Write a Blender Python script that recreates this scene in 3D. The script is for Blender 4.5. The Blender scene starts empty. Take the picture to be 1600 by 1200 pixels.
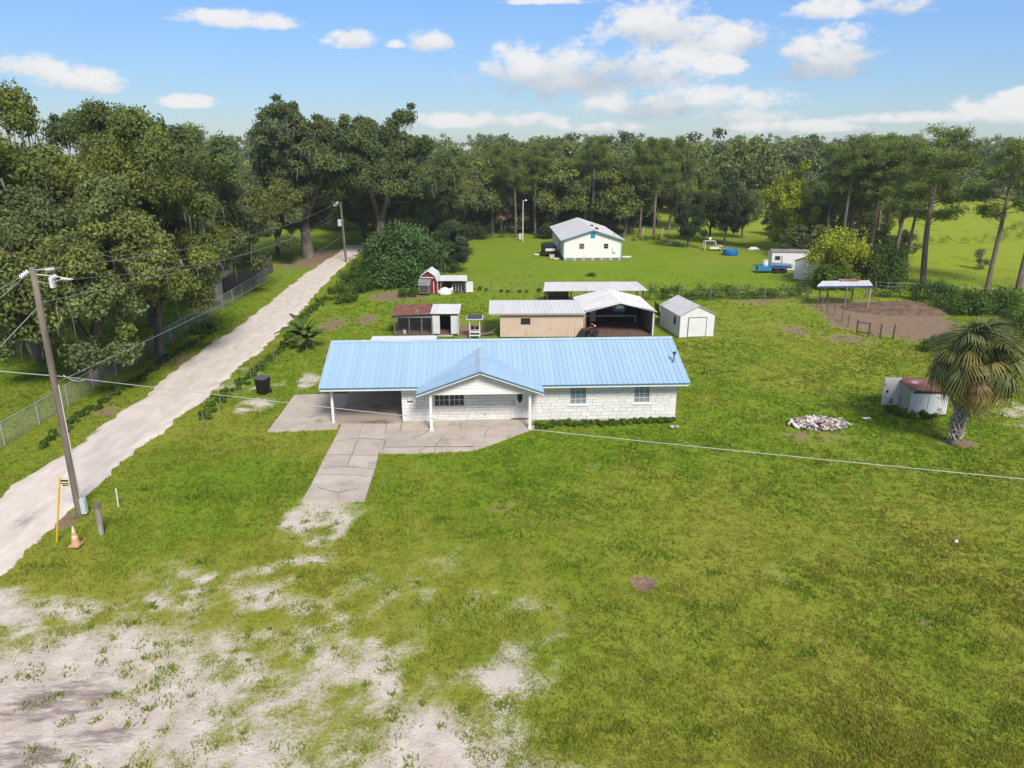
import bpy, bmesh, math, random
import numpy as np
from mathutils import Vector, Matrix

random.seed(7)
RNG = np.random.default_rng(11)
PI = math.pi
sc = bpy.context.scene
C = sc.collection

# ------------------------------------------------------------------ camera
F, HZ, CAM_H = 1150.0, 228.0, 14.5           # focal length in photo pixels, horizon row, drone height
PITCH = math.atan((600 - HZ) / F)
cp, sp = math.cos(PITCH), math.sin(PITCH)
cam = bpy.data.cameras.new('camera'); camo = bpy.data.objects.new('camera', cam); C.objects.link(camo)
cam.sensor_width = 36; cam.lens = 36 * F / 1600; cam.clip_start = .1; cam.clip_end = 6000
camo.location = (0, 0, CAM_H); camo.rotation_euler = (PI / 2 - PITCH, 0, 0)
sc.camera = camo

def G(x, y, z=0.0):                           # survey helper: photo pixel -> point on the plane at height z
    v = y - 600; d = v * cp + F * sp; fw = F * cp - v * sp; k = (CAM_H - z) / d
    return Vector(((x - 800) * k, fw * k, z))
def AT(x, y, Y):                              # photo pixel -> point at distance Y
    v = y - 600; d = v * cp + F * sp; fw = F * cp - v * sp; k = Y / fw
    return Vector(((x - 800) * k, Y, CAM_H - d * k))
def skydir(x, y):
    v = y - 600; d = v * cp + F * sp; fw = F * cp - v * sp
    return math.atan2(x - 800, fw), math.atan2(-d, math.hypot(fw, x - 800))

# ------------------------------------------------------------------ sky, sun, exposure
SUN_EL, SUN_AZ = 43, 160                      # azimuth clockwise from +Y (view direction): behind the camera, to the right
wd = bpy.data.worlds.new('World'); sc.world = wd; wd.use_nodes = True
nt = wd.node_tree; nt.nodes.clear()
def N(t, k, **kw):
    n = t.nodes.new(k)
    for a, b in kw.items(): setattr(n, a, b)
    return n
def math_node(t, op, a, b=None, c=None, clamp=False):
    n = t.nodes.new('ShaderNodeMath'); n.operation = op; n.use_clamp = clamp
    for i, v in enumerate((a, b, c)):
        if v is None: continue
        if isinstance(v, (int, float)): n.inputs[i].default_value = v
        else: t.links.new(v, n.inputs[i])
    return n.outputs[0]
def sstep(t, v, a, b):
    n = t.nodes.new('ShaderNodeMapRange'); n.interpolation_type = 'SMOOTHSTEP'
    t.links.new(v, n.inputs[0]); n.inputs[1].default_value = a; n.inputs[2].default_value = b
    return n.outputs[0]
def noise(t, vec, scale, detail=4, rough=.55, dims='3D', dist=0):
    n = t.nodes.new('ShaderNodeTexNoise'); n.noise_dimensions = dims
    if vec is not None: t.links.new(vec, n.inputs['Vector'])
    n.inputs['Scale'].default_value = scale; n.inputs['Detail'].default_value = detail
    n.inputs['Roughness'].default_value = rough; n.inputs['Distortion'].default_value = dist
    return n.outputs['Fac']
def mixc(t, f, a, b, mode='MIX'):
    n = t.nodes.new('ShaderNodeMix'); n.data_type = 'RGBA'; n.blend_type = mode
    if isinstance(f, (int, float)): n.inputs[0].default_value = f
    else: t.links.new(f, n.inputs[0])
    for i, v in ((6, a), (7, b)):
        if isinstance(v, tuple): n.inputs[i].default_value = (*v[:3], 1)
        else: t.links.new(v, n.inputs[i])
    return n.outputs[2]

sky = N(nt, 'ShaderNodeTexSky', sky_type='NISHITA', sun_disc=False)
sky.sun_elevation = math.radians(SUN_EL); sky.sun_rotation = math.radians(SUN_AZ)
sky.air_density = 1.0; sky.dust_density = 0.0; sky.ozone_density = 4.5; sky.altitude = 50
hs = N(nt, 'ShaderNodeHueSaturation'); hs.inputs['Saturation'].default_value = 1.0
nt.links.new(sky.outputs[0], hs.inputs['Color'])
tc = N(nt, 'ShaderNodeTexCoord')
sx = N(nt, 'ShaderNodeSeparateXYZ'); nt.links.new(tc.outputs['Generated'], sx.inputs[0])
az = math_node(nt, 'ARCTAN2', sx.outputs[0], sx.outputs[1])
el = math_node(nt, 'ARCSINE', sx.outputs[2])
cv = N(nt, 'ShaderNodeCombineXYZ'); nt.links.new(az, cv.inputs[0])
nt.links.new(math_node(nt, 'MULTIPLY', el, 1.7), cv.inputs[1])
nz1 = noise(nt, cv.outputs[0], 9, 10, .60)
nz2 = noise(nt, cv.outputs[0], 5, 5, .55)
CL = [(930, 118, 150, 40), (1060, 165, 130, 26), (860, 110, 90, 26), (1040, 48, 80, 32), (1140, 66, 70, 24), (1285, 92, 66, 34),
      (1300, 14, 50, 16), (1410, 8, 50, 16), (360, 32, 80, 12), (552, 62, 32, 14), (672, 68, 30, 15), (50, 108, 60, 16),
      (125, 128, 60, 18), (780, 190, 110, 11), (1560, 178, 70, 20), (1440, 186, 110, 9), (1240, 200, 90, 9), (925, 200, 60, 7),
      (1120, 104, 36, 14), (290, 160, 40, 9), (860, 2, 60, 6), (1150, 180, 70, 14), (620, 70, 14, 6), (1590, 150, 26, 10)]
best = None; wsum = None; ssum = None
for (x, y, rx, ry) in CL:
    a0, e0 = skydir(x, y); ra = 1.28 * rx / F * math.cos(a0) ** 2; re = 1.28 * ry / F * math.cos(a0) ** 1.0
    dx = math_node(nt, 'MULTIPLY', math_node(nt, 'SUBTRACT', az, a0), 1 / ra)
    dy = math_node(nt, 'MULTIPLY', math_node(nt, 'SUBTRACT', el, e0), 1 / re)
    dyf = math_node(nt, 'MINIMUM', dy, math_node(nt, 'MULTIPLY', dy, 1.5))       # flatter bases
    r2 = math_node(nt, 'ADD', math_node(nt, 'MULTIPLY', dx, dx), math_node(nt, 'MULTIPLY', dyf, dyf))
    val = math_node(nt, 'MAXIMUM', math_node(nt, 'SUBTRACT', 1.0, r2), -3.0)
    sh = math_node(nt, 'MULTIPLY_ADD', dy, .7 * min(1, ry / 26), .34 - .40 * min(1, ry / 34))
    w = math_node(nt, 'POWER', 20.0, val); ws = math_node(nt, 'MULTIPLY', w, sh)
    wsum = w if wsum is None else math_node(nt, 'ADD', wsum, w); ssum = ws if ssum is None else math_node(nt, 'ADD', ssum, ws)
    best = val if best is None else math_node(nt, 'MAXIMUM', best, val)
shade = math_node(nt, 'MINIMUM', math_node(nt, 'MAXIMUM', math_node(nt, 'DIVIDE', ssum, wsum), -.9), .9)
best = math_node(nt, 'MAXIMUM', best, -2.5)
# unseen cloud outside the surveyed ones, thickened to near-overcast to lift the shadows
far_az = sstep(nt, math_node(nt, 'ABSOLUTE', az), .70, 1.0)
hi_el = sstep(nt, el, .27, .50)
outer = math_node(nt, 'MULTIPLY', math_node(nt, 'MAXIMUM', far_az, hi_el), sstep(nt, nz2, .30, .52))
outer = math_node(nt, 'MULTIPLY_ADD', outer, 3.0, -2.5)
best = math_node(nt, 'MAXIMUM', best, outer)
dens = math_node(nt, 'ADD', best, math_node(nt, 'ADD', math_node(nt, 'MULTIPLY_ADD', nz1, 4.2, -2.0), math_node(nt, 'MULTIPLY_ADD', noise(nt, cv.outputs[0], 34, 8, .6), 3.0, -1.55)))
fac = sstep(nt, dens, -.15, .95)
low = sstep(nt, math_node(nt, 'ADD', shade, math_node(nt, 'MULTIPLY_ADD', nz1, 1.8, -.9)), -.5, .32)
ccol = mixc(nt, low, (.52, .60, .70), (1.0, .99, .98))
lum = N(nt, 'ShaderNodeRGBToBW'); nt.links.new(hs.outputs[0], lum.inputs[0])
gain = math_node(nt, 'DIVIDE', .084, math_node(nt, 'MULTIPLY_ADD', lum.outputs[0], .157, 1.0))      # soft shoulder: the hazy horizon stays below white
tinted = mixc(nt, 1.0, hs.outputs[0], (.82, .92, 1.10), 'MULTIPLY')
mulc = N(nt, 'ShaderNodeVectorMath', operation='SCALE'); nt.links.new(tinted, mulc.inputs[0]); nt.links.new(gain, mulc.inputs['Scale'])
CLOUD_GAIN = .37
mulk = N(nt, 'ShaderNodeVectorMath', operation='SCALE'); nt.links.new(ccol, mulk.inputs[0]); mulk.inputs['Scale'].default_value = CLOUD_GAIN
fin = mixc(nt, math_node(nt, 'MULTIPLY', fac, .93), mulc.outputs[0], mulk.outputs[0])
bg = N(nt, 'ShaderNodeBackground'); nt.links.new(fin, bg.inputs[0]); bg.inputs[1].default_value = 1.0
wo = N(nt, 'ShaderNodeOutputWorld'); nt.links.new(bg.outputs[0], wo.inputs[0])

sun = bpy.data.lights.new('sun', 'SUN'); suno = bpy.data.objects.new('sun', sun); C.objects.link(suno)
sun.energy = 2.0; sun.angle = math.radians(16); sun.color = (1, .93, .81)
_a, _e = math.radians(SUN_AZ), math.radians(SUN_EL)
sdir = Vector((math.sin(_a) * math.cos(_e), math.cos(_a) * math.cos(_e), math.sin(_e)))
suno.rotation_euler = sdir.to_track_quat('Z', 'Y').to_euler()

sc.view_settings.view_transform = 'Standard'; sc.view_settings.look = 'None'
sc.view_settings.gamma = 1; sc.view_settings.use_curve_mapping = False
sc.view_settings.exposure = 1.3
sc.render.engine = 'CYCLES'
sc.cycles.use_denoising = True
sc.cycles.max_bounces = 6; sc.cycles.diffuse_bounces = 3; sc.cycles.transparent_max_bounces = 6; sc.cycles.transmission_bounces = 3

# ------------------------------------------------------------------ helpers
def hash2(ix, iy, seed):
    h = (ix.astype(np.int64) * 374761393 + iy.astype(np.int64) * 668265263 + seed * 1442695041) & 0x7fffffff
    h = (h ^ (h >> 13)) * 1274126177 & 0x7fffffff
    return ((h ^ (h >> 16)) & 0xffff) / 65535.0
def vnoise(x, y, seed=0):
    x = np.asarray(x, float); y = np.asarray(y, float)
    ix, iy = np.floor(x), np.floor(y); fx, fy = x - ix, y - iy
    fx = fx * fx * (3 - 2 * fx); fy = fy * fy * (3 - 2 * fy)
    a, b = hash2(ix, iy, seed), hash2(ix + 1, iy, seed); c, d = hash2(ix, iy + 1, seed), hash2(ix + 1, iy + 1, seed)
    return (a * (1 - fx) + b * fx) * (1 - fy) + (c * (1 - fx) + d * fx) * fy
def fbm(x, y, s, seed=0, oct=4):
    r = 0; a = .5; t = 0
    for i in range(oct):
        r = r + a * vnoise(np.asarray(x) / s, np.asarray(y) / s, seed + i * 17); t += a; a *= .55; s *= .48
    return r / t
def smooth(v, a, b):
    t = np.clip((v - a) / (b - a), 0, 1); return t * t * (3 - 2 * t)

MATS = {}
def mat(name, col, rough=.8, col2=None, scale=2.0, bump=0.0, bscale=20, metal=0.0, spec=.4, stretch=(1, 1, 1), lo=.35, hi=.68, attr=None, coords='Object', trans=0.0, rnd=0.0, dirt=None, bdist=.02):
    if name in MATS: return MATS[name]
    m = bpy.data.materials.new(name); m.use_nodes = True; t = m.node_tree
    p = t.nodes['Principled BSDF']; p.inputs['Roughness'].default_value = rough; p.inputs['Metallic'].default_value = metal
    p.inputs['Specular IOR Level'].default_value = spec
    tc = N(t, 'ShaderNodeTexCoord'); mp = N(t, 'ShaderNodeMapping'); mp.inputs['Scale'].default_value = stretch
    t.links.new(tc.outputs[coords], mp.inputs[0]); vec = mp.outputs[0]
    oi = N(t, 'ShaderNodeObjectInfo')
    if col2 is None: col2 = tuple(c * .86 for c in col)
    c = mixc(t, sstep(t, noise(t, vec, scale, 6, .6), lo, hi), col2, col)
    if dirt:                                  # (colour, scale, threshold low, threshold high)
        c = mixc(t, sstep(t, noise(t, vec, dirt[1], 7, .62, dist=.4), dirt[2], dirt[3]), c, dirt[0])
    if attr:
        a = N(t, 'ShaderNodeAttribute', attribute_name=attr)
        c = mixc(t, 1.0, c, a.outputs['Color'], 'MULTIPLY')
    if rnd:
        hv = N(t, 'ShaderNodeHueSaturation'); t.links.new(c, hv.inputs['Color'])
        t.links.new(math_node(t, 'MULTIPLY_ADD', oi.outputs['Random'], 2 * rnd, 1 - rnd), hv.inputs['Value']); c = hv.outputs[0]
    t.links.new(c, p.inputs['Base Color'])
    if bump:
        b = N(t, 'ShaderNodeBump'); b.inputs['Strength'].default_value = bump; b.inputs['Distance'].default_value = bdist
        t.links.new(noise(t, vec, bscale, 5, .6), b.inputs['Height']); t.links.new(b.outputs[0], p.inputs['Normal'])
    if trans:
        tr = N(t, 'ShaderNodeBsdfTranslucent'); t.links.new(c, tr.inputs[0])
        ms = N(t, 'ShaderNodeMixShader'); ms.inputs[0].default_value = trans
        t.links.new(p.outputs[0], ms.inputs[1]); t.links.new(tr.outputs[0], ms.inputs[2])
        t.links.new(ms.outputs[0], t.nodes['Material Output'].inputs[0])
    MATS[name] = m
    return m

def link(o, parent=None):
    C.objects.link(o)
    if parent is not None: o.parent = parent
    return o
def tag(o, label=None, cat=None, group=None, kind=None):
    for k, v in (('label', label), ('category', cat), ('group', group), ('kind', kind)):
        if v: o[k] = v
    return o
def thing(name, label, cat, loc=(0, 0, 0), rz=0.0, group=None):
    o = bpy.data.objects.new(name, None); o.empty_display_size = .2; link(o)
    o.location = loc; o.rotation_euler = (0, 0, rz)
    return tag(o, label, cat, group)
def mesh_np(name, verts, faces, k=None):      # faces: (n,k) int array
    me = bpy.data.meshes.new(name); verts = np.ascontiguousarray(verts, dtype=np.float32); faces = np.ascontiguousarray(faces, dtype=np.int32)
    n, k = faces.shape
    me.vertices.add(len(verts)); me.vertices.foreach_set('co', verts.ravel())
    me.loops.add(n * k); me.loops.foreach_set('vertex_index', faces.ravel())
    me.polygons.add(n); me.polygons.foreach_set('loop_start', np.arange(0, n * k, k, dtype=np.int32))
    me.update(calc_edges=True); me.validate()
    return me
def col_attr(me, name, cols):
    a = me.attributes.new(name, 'FLOAT_COLOR', 'POINT')
    c = np.ones((len(me.vertices), 4), np.float32); c[:, :cols.shape[1]] = cols
    a.data.foreach_set('color', c.ravel())

class MB:
    def __init__(s): s.v = []; s.f = []
    def add(s, vs, fs):
        n = len(s.v); s.v += [tuple(p) for p in vs]; s.f += [tuple(i + n for i in f) for f in fs]; return s
    def box(s, x0, x1, y0, y1, z0, z1):
        return s.add([(x0, y0, z0), (x1, y0, z0), (x1, y1, z0), (x0, y1, z0), (x0, y0, z1), (x1, y0, z1), (x1, y1, z1), (x0, y1, z1)],
                     [(0, 3, 2, 1), (4, 5, 6, 7), (0, 1, 5, 4), (1, 2, 6, 5), (2, 3, 7, 6), (3, 0, 4, 7)])
    def bar(s, a, b, w, h=None, up=(0, 0, 1)):          # square bar from a to b
        a, b = Vector(a), Vector(b); h = h or w; d = (b - a).normalized(); u = Vector(up)
        if abs(d.dot(u)) > .98: u = Vector((0, 1, 0))
        x = d.cross(u).normalized() * w / 2; y = x.cross(d).normalized() * h / 2
        q = [a - x - y, a + x - y, a + x + y, a - x + y]; r = [p + (b - a) for p in q]
        return s.add(q + r, [(0, 3, 2, 1), (4, 5, 6, 7), (0, 1, 5, 4), (1, 2, 6, 5), (2, 3, 7, 6), (3, 0, 4, 7)])
    def tube(s, pts, rad, n=6, caps=True):
        pts = [Vector(p) for p in pts]; m = len(pts)
        if isinstance(rad, (int, float)): rad = [rad] * m
        base = len(s.v); u = None
        for i, p in enumerate(pts):
            d = (pts[min(i + 1, m - 1)] - pts[max(i - 1, 0)])
            d = d.normalized() if d.length > 1e-9 else Vector((0, 0, 1))
            if u is None: u = d.orthogonal().normalized()
            u = (u - d * u.dot(d)); u = u.normalized() if u.length > 1e-6 else d.orthogonal().normalized()
            w = d.cross(u)
            for j in range(n):
                a = 2 * PI * j / n; s.v.append(tuple(p + (u * math.cos(a) + w * math.sin(a)) * rad[i]))
        for i in range(m - 1):
            for j in range(n):
                k = (j + 1) % n; s.f.append((base + i * n + j, base + i * n + k, base + (i + 1) * n + k, base + (i + 1) * n + j))
        if caps:
            s.f.append(tuple(base + j for j in range(n))[::-1]); s.f.append(tuple(base + (m - 1) * n + j for j in range(n)))
        return s
    def prism(s, poly, z0, z1):                          # poly: list of (x,y), counter-clockwise
        n = len(poly); a = [(x, y, z0) for x, y in poly]; b = [(x, y, z1) for x, y in poly]
        return s.add(a + b, [tuple(range(n))[::-1], tuple(range(n, 2 * n))] + [(i, (i + 1) % n, n + (i + 1) % n, n + i) for i in range(n)])
    def slab(s, quad, th):                               # a planar polygon thickened downwards
        q = [Vector(p) for p in quad]; n = len(q); nr = (q[1] - q[0]).cross(q[2] - q[0]).normalized()
        if nr.z < 0: q = q[::-1]; nr = -nr
        b = [p - nr * th for p in q]
        return s.add(q + b, [tuple(range(n)), tuple(range(n, 2 * n))[::-1]] + [(i, n + i, n + (i + 1) % n, (i + 1) % n) for i in range(n)])
    def lathe(s, prof, n=12, c=(0, 0, 0)):
        base = len(s.v)
        for r, z in prof:
            for j in range(n):
                a = 2 * PI * j / n; s.v.append((c[0] + r * math.cos(a), c[1] + r * math.sin(a), c[2] + z))
        for i in range(len(prof) - 1):
            for j in range(n):
                k = (j + 1) % n; s.f.append((base + i * n + j, base + i * n + k, base + (i + 1) * n + k, base + (i + 1) * n + j))
        s.f.append(tuple(base + j for j in range(n))[::-1]); s.f.append(tuple(base + (len(prof) - 1) * n + j for j in range(n)))
        return s
    def mesh(s, name, m, smooth=False):
        me = bpy.data.meshes.new(name); me.from_pydata(s.v, [], s.f); me.materials.append(m)
        if smooth: me.polygons.foreach_set('use_smooth', [True] * len(me.polygons))
        me.update(); return me
    def build(s, name, m, parent=None, smooth=False, loc=None):
        o = bpy.data.objects.new(name, s.mesh(name, m, smooth)); link(o, parent)
        if loc: o.location = loc
        return o
def B(name, m, parent, *a): return MB().box(*a).build(name, m, parent)
def inst(name, me, parent, loc=(0, 0, 0), rot=(0, 0, 0), scale=(1, 1, 1)):
    o = bpy.data.objects.new(name, me); link(o, parent); o.location = loc; o.rotation_euler = rot; o.scale = scale; return o
def copy_tree(o, parent=None):
    c = o.copy(); C.objects.link(c); c.parent = parent
    for ch in o.children: copy_tree(ch, c)
    return c

# ------------------------------------------------------------------ ground
def pblob(X, Y, blobs):
    s = np.full(np.shape(X), -1.0)
    for (px, py, rx, ry, w) in blobs:
        c = G(px, py); gx = rx * (G(px + 1, py).x - c.x); gy = abs(G(px, py - ry).y - G(px, py + ry).y) / 2
        r2 = ((X - c.x) / gx) ** 2 + ((Y - c.y) / gy) ** 2
        s = np.maximum(s, w * (1 - r2))
    return s
SAND = [(20, 1130, 350, 205, 1.1), (318, 915, 24, 20, .75), (238, 935, 34, 12, .25), (505, 800, 44, 24, .34), (470, 862, 48, 34, .34), (60, 955, 130, 22, .5),
        (430, 935, 60, 20, .18), (605, 985, 50, 20, .24), (800, 1045, 36, 34, .08), (300, 1000, 110, 30, .16), (460, 1100, 70, 50, .30), (480, 1000, 100, 34, .02),
        (640, 1165, 190, 60, .30), (700, 1190, 170, 40, .46), (860, 1195, 110, 22, .22), (400, 1185, 100, 50, .45), (0, 935, 40, 22, .5), (1590, 640, 26, 22, .15), (1600, 665, 30, 10, .2),
        (530, 815, 24, 24, .5), (375, 595, 34, 10, .12), (400, 630, 22, 10, .25), (487, 592, 16, 8, .4)]
DIRT = [(1000, 908, 27, 17, 1.3), (1442, 974, 16, 9, .55), (525, 503, 26, 13, .45), (572, 499, 22, 11, .45), (1240, 513, 26, 13, .3), (1325, 528, 42, 11, .45), (1200, 470, 70, 7, .3),
        (1390, 499, 110, 34, 1.3), (1330, 485, 60, 18, 1.2), (1450, 520, 40, 22, .9), (625, 462, 60, 9, .6), (1500, 690, 34, 8, .7), (90, 812, 40, 18, .6), (925, 727, 10, 5, .4), (800, 790, 30, 8, .15), (1265, 680, 60, 9, .3),
        (965, 518, 60, 12, 1.0), (735, 515, 40, 14, .6), (280, 560, 60, 12, .4), (160, 640, 40, 14, .3), (470, 415, 60, 8, .6), (505, 398, 40, 10, .8)]
STAIN = [(90, 1090, 110, 50, .5), (150, 1150, 70, 26, .4), (40, 1180, 90, 40, .5)]
def fields(X, Y):
    w1 = fbm(X, Y, 2.2, 3, 5) - .5; w2 = fbm(X, Y, .7, 9, 4) - .5
    sand = np.clip(pblob(X + w1 * 2.0, Y + w2 * 2.0, SAND), -1, 1) * .85 - .06 + w1 * 1.2 + w2 * 1.3
    bare = smooth(fbm(X, Y, 5, 40, 4), .6, .8) * smooth(fbm(X, Y, .8, 44, 4), .55, .75) * .9 - .45
    bare = bare - .55 - .6 * smooth(Y, 22, 34)
    sand = np.maximum(sand, np.where(Y < 60, bare, -1))
    dirt = pblob(X + w2 * 1.0, Y + w2 * 1.0, DIRT) + w2 * .9
    lush = .58 + (fbm(X, Y, 9, 21, 3) - .5) * 1.0 + (fbm(X, Y, 2.0, 25, 4) - .5) * .45
    lush -= .36 * smooth(-Y, -31, -17)
    xr = X * .94 + Y * .34 + (fbm(X, Y, 14, 71, 2) - .5) * 9
    lush += .10 * np.sin(xr * 2 * np.pi / 1.9) * smooth(fbm(X, Y, 8, 73, 2), .4, .6) - .14 * smooth(fbm(X, Y, 3.2, 75, 4), .58, .75)
    lush += .35 * np.exp(-(((X + 12.5) / 4.5) ** 2 + ((Y - 30) / 5) ** 2)) + .15 * np.exp(-((Y - 34) / 3.5) ** 2 - ((X - 4) / 9) ** 2)
    for off in (-.8, .8):                                   # wheel tracks from mowing on the right-hand lawn
        cx_ = 18.5 + off + 3.2 * np.sin((Y - 20) / 16.0); lush += .22 * np.exp(-((X - cx_) / .28) ** 2) * (Y < 58) * smooth(fbm(X, Y, 4, 81, 2), .3, .55)
        cx_ = 11.5 + off + 4.0 * np.sin((Y - 44) / 14.0); lush -= .20 * np.exp(-((X - cx_) / .3) ** 2) * (Y > 38) * (Y < 62)
    lush = np.where(Y > 62, .62 + (lush - .58) * .5, lush)
    yel = smooth(X - .12 * (Y - 80), 34, 42) * smooth(Y, 80, 92) + .55 * smooth(Y, 118, 128) * smooth(X, 12, 16)
    return np.clip(.5 + .5 * sand, 0, 1), np.clip(.5 + .5 * dirt, 0, 1), np.clip(lush, 0, 1), np.clip(yel, 0, 1)
def axis(lo, hi, step, far, g=1.22):
    a = list(np.arange(lo, hi + 1e-6, step)); s = step; v = a[-1]
    while v < far: s *= g; v += s; a.append(v)
    s = step; v = a[0]
    while v > -far: s *= g; v -= s; a.insert(0, v)
    return np.array(a)
ax_x = axis(-32, 42, .24, 1450); ax_y = axis(12, 76, .24, 1450)
gx, gy = np.meshgrid(ax_x, ax_y); X, Y = gx.ravel(), gy.ravel()
near = smooth(-np.hypot(X, (Y - 40)), -110, -70)
Zg = ((fbm(X, Y, 1.1, 5, 3) - .5) * .05 + (fbm(X, Y, 6, 6, 3) - .5) * .14) * near - .06
sd, dt, lu, ye = fields(X, Y)
Zg -= .16 * smooth(pblob(X, Y, [(1000, 908, 27, 17, 1)]), 0, .8)
nx, ny = len(ax_x), len(ax_y)
idx = np.arange(nx * ny).reshape(ny, nx)
fc = np.stack([idx[:-1, :-1], idx[:-1, 1:], idx[1:, 1:], idx[1:, :-1]], -1).reshape(-1, 4)
gm = mesh_np('ground', np.stack([X, Y, Zg], 1), fc)
col_attr(gm, 'cover', np.stack([sd, dt, lu, ye], 1))
gm.polygons.foreach_set('use_smooth', [True] * len(gm.polygons))
GRASS_DRY, GRASS_LUSH, GRASS_YEL = (.290, .285, .044), (.138, .248, .013), (.275, .325, .030)
def ground_material():
    m = bpy.data.materials.new('ground_mat'); m.use_nodes = True; t = m.node_tree; p = t.nodes['Principled BSDF']
    p.inputs['Roughness'].default_value = 1.0; p.inputs['Specular IOR Level'].default_value = .04
    ge = N(t, 'ShaderNodeNewGeometry'); pos = ge.outputs['Position']
    at = N(t, 'ShaderNodeAttribute', attribute_name='cover'); se = N(t, 'ShaderNodeSeparateColor'); t.links.new(at.outputs['Color'], se.inputs[0])
    n1 = noise(t, pos, 9, 6, .65); n2 = noise(t, pos, 1.3, 5, .6); n3 = noise(t, pos, 30, 4, .6); n4 = noise(t, pos, .25, 5, .6)
    lf = math_node(t, 'ADD', se.outputs[2], math_node(t, 'MULTIPLY_ADD', n1, .9, -.45), clamp=True)
    g = mixc(t, lf, GRASS_DRY, GRASS_LUSH)
    g = mixc(t, math_node(t, 'MULTIPLY', at.outputs['Alpha'], math_node(t, 'MULTIPLY_ADD', n2, .8, .5, True), clamp=True), g, GRASS_YEL)
    g = mixc(t, math_node(t, 'MULTIPLY', sstep(t, n4, .5, .72), .5), g, (.11, .19, .008))
    g = mixc(t, math_node(t, 'MULTIPLY', sstep(t, n3, .42, .7), .30), g, (.06, .10, .008))
    g = mixc(t, math_node(t, 'MULTIPLY', sstep(t, n2, .58, .8), .25), g, (.26, .25, .06))
    s = mixc(t, sstep(t, n2, .35, .7), (.52, .445, .38), (.66, .585, .515))
    s = mixc(t, math_node(t, 'MULTIPLY', sstep(t, n1, .5, .75), .35), s, (.42, .35, .30))
    stn = N(t, 'ShaderNodeAttribute', attribute_name='stain')
    mp = N(t, 'ShaderNodeMapping'); mp.inputs['Scale'].default_value = (.8, 2.6, 1); mp.inputs['Rotation'].default_value = (0, 0, -.5); t.links.new(pos, mp.inputs[0])
    n5 = noise(t, mp.outputs[0], 1.1, 6, .65)
    sf = sstep(t, math_node(t, 'ADD', n5, math_node(t, 'MULTIPLY', stn.outputs['Fac'], .52)), .72, .95)
    s = mixc(t, math_node(t, 'MULTIPLY', sf, .8), s, (.20, .145, .14))
    d = mixc(t, sstep(t, n1, .3, .7), (.16, .105, .07), (.31, .225, .155))
    edge = math_node(t, 'MULTIPLY_ADD', n3, .34, -.17); edge = math_node(t, 'ADD', edge, math_node(t, 'MULTIPLY_ADD', n1, .60, -.30))
    dm = sstep(t, math_node(t, 'ADD', se.outputs[1], edge), .54, .72)
    sm = sstep(t, math_node(t, 'ADD', se.outputs[0], edge), .37, .70)
    c = mixc(t, dm, g, d); c = mixc(t, sm, c, s)
    t.links.new(c, p.inputs['Base Color'])
    b = N(t, 'ShaderNodeBump'); b.inputs['Strength'].default_value = .9; b.inputs['Distance'].default_value = .06
    hgt = math_node(t, 'ADD', math_node(t, 'MULTIPLY', n3, .5), n1)
    t.links.new(hgt, b.inputs['Height']); t.links.new(b.outputs[0], p.inputs['Normal'])
    return m
stv = np.clip(pblob(X, Y, STAIN) + .3, 0, 1)
a_ = gm.attributes.new('stain', 'FLOAT', 'POINT'); a_.data.foreach_set('value', stv.astype(np.float32))
gm.materials.append(ground_material())
tag(link(bpy.data.objects.new('ground', gm)), 'mown lawn with worn sandy patches around the houses', None, None, 'structure')
def ground_z(x, y):
    i = np.clip(np.searchsorted(ax_x, x) - 1, 0, nx - 2); j = np.clip(np.searchsorted(ax_y, y) - 1, 0, ny - 2)
    fx = (x - ax_x[i]) / (ax_x[i + 1] - ax_x[i]); fy = (y - ax_y[j]) / (ax_y[j + 1] - ax_y[j]); Z = Zg.reshape(ny, nx)
    return (Z[j, i] * (1 - fx) + Z[j, i + 1] * fx) * (1 - fy) + (Z[j + 1, i] * (1 - fx) + Z[j + 1, i + 1] * fx) * fy

# ------------------------------------------------------------------ road: a straight sandy lane running away from the camera
ROAD_R = [(-17.0, 6)] + [tuple(G(x, y)[:2]) for x, y in ((-30, 915), (60, 842), (128, 780), (205, 715), (300, 642), (362, 590), (432, 528), (482, 472), (527, 425))] + [(-21.6, 104), (-22.0, 118), (-23, 140), (-26, 190)]
ROAD_L = [(-22.2, 6), (-22.4, 22)] + [tuple(G(x, y)[:2]) for x, y in ((0, 772), (110, 700), (205, 628), (300, 556), (400, 487), (470, 432))] + [(-25.0, 104), (-25.2, 118), (-26, 140), (-29, 190)]
ys = np.arange(6, 114, .35); rr = np.interp(ys, [p[1] for p in ROAD_R], [p[0] for p in ROAD_R]); rl = np.interp(ys, [p[1] for p in ROAD_L], [p[0] for p in ROAD_L])
def wob(seed): return (fbm(ys, ys * 0 + seed, 2.6, seed, 4) - .5) * .9 + (fbm(ys, ys * 0, .6, seed + 3, 3) - .5) * .5
rr = rr + wob(3); rl = rl + wob(8)
NX = 15; tt = np.linspace(0, 1, NX)
rx = rl[:, None] + (rr - rl)[:, None] * tt[None]; ry = np.repeat(ys[:, None], NX, 1)
rut = .03 * (np.exp(-((tt - .28) / .09) ** 2) + np.exp(-((tt - .72) / .09) ** 2))
rz = .045 - rut[None] * .8 + (fbm(rx, ry, .9, 77, 3) - .5) * .03; rz[:, 0] = -.10; rz[:, -1] = -.10
ri = np.arange(len(ys) * NX).reshape(len(ys), NX)
rm = mesh_np('road', np.stack([rx, ry, rz], -1).reshape(-1, 3), np.stack([ri[:-1, :-1], ri[:-1, 1:], ri[1:, 1:], ri[1:, :-1]], -1).reshape(-1, 4))
rm.polygons.foreach_set('use_smooth', [True] * len(rm.polygons))
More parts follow.
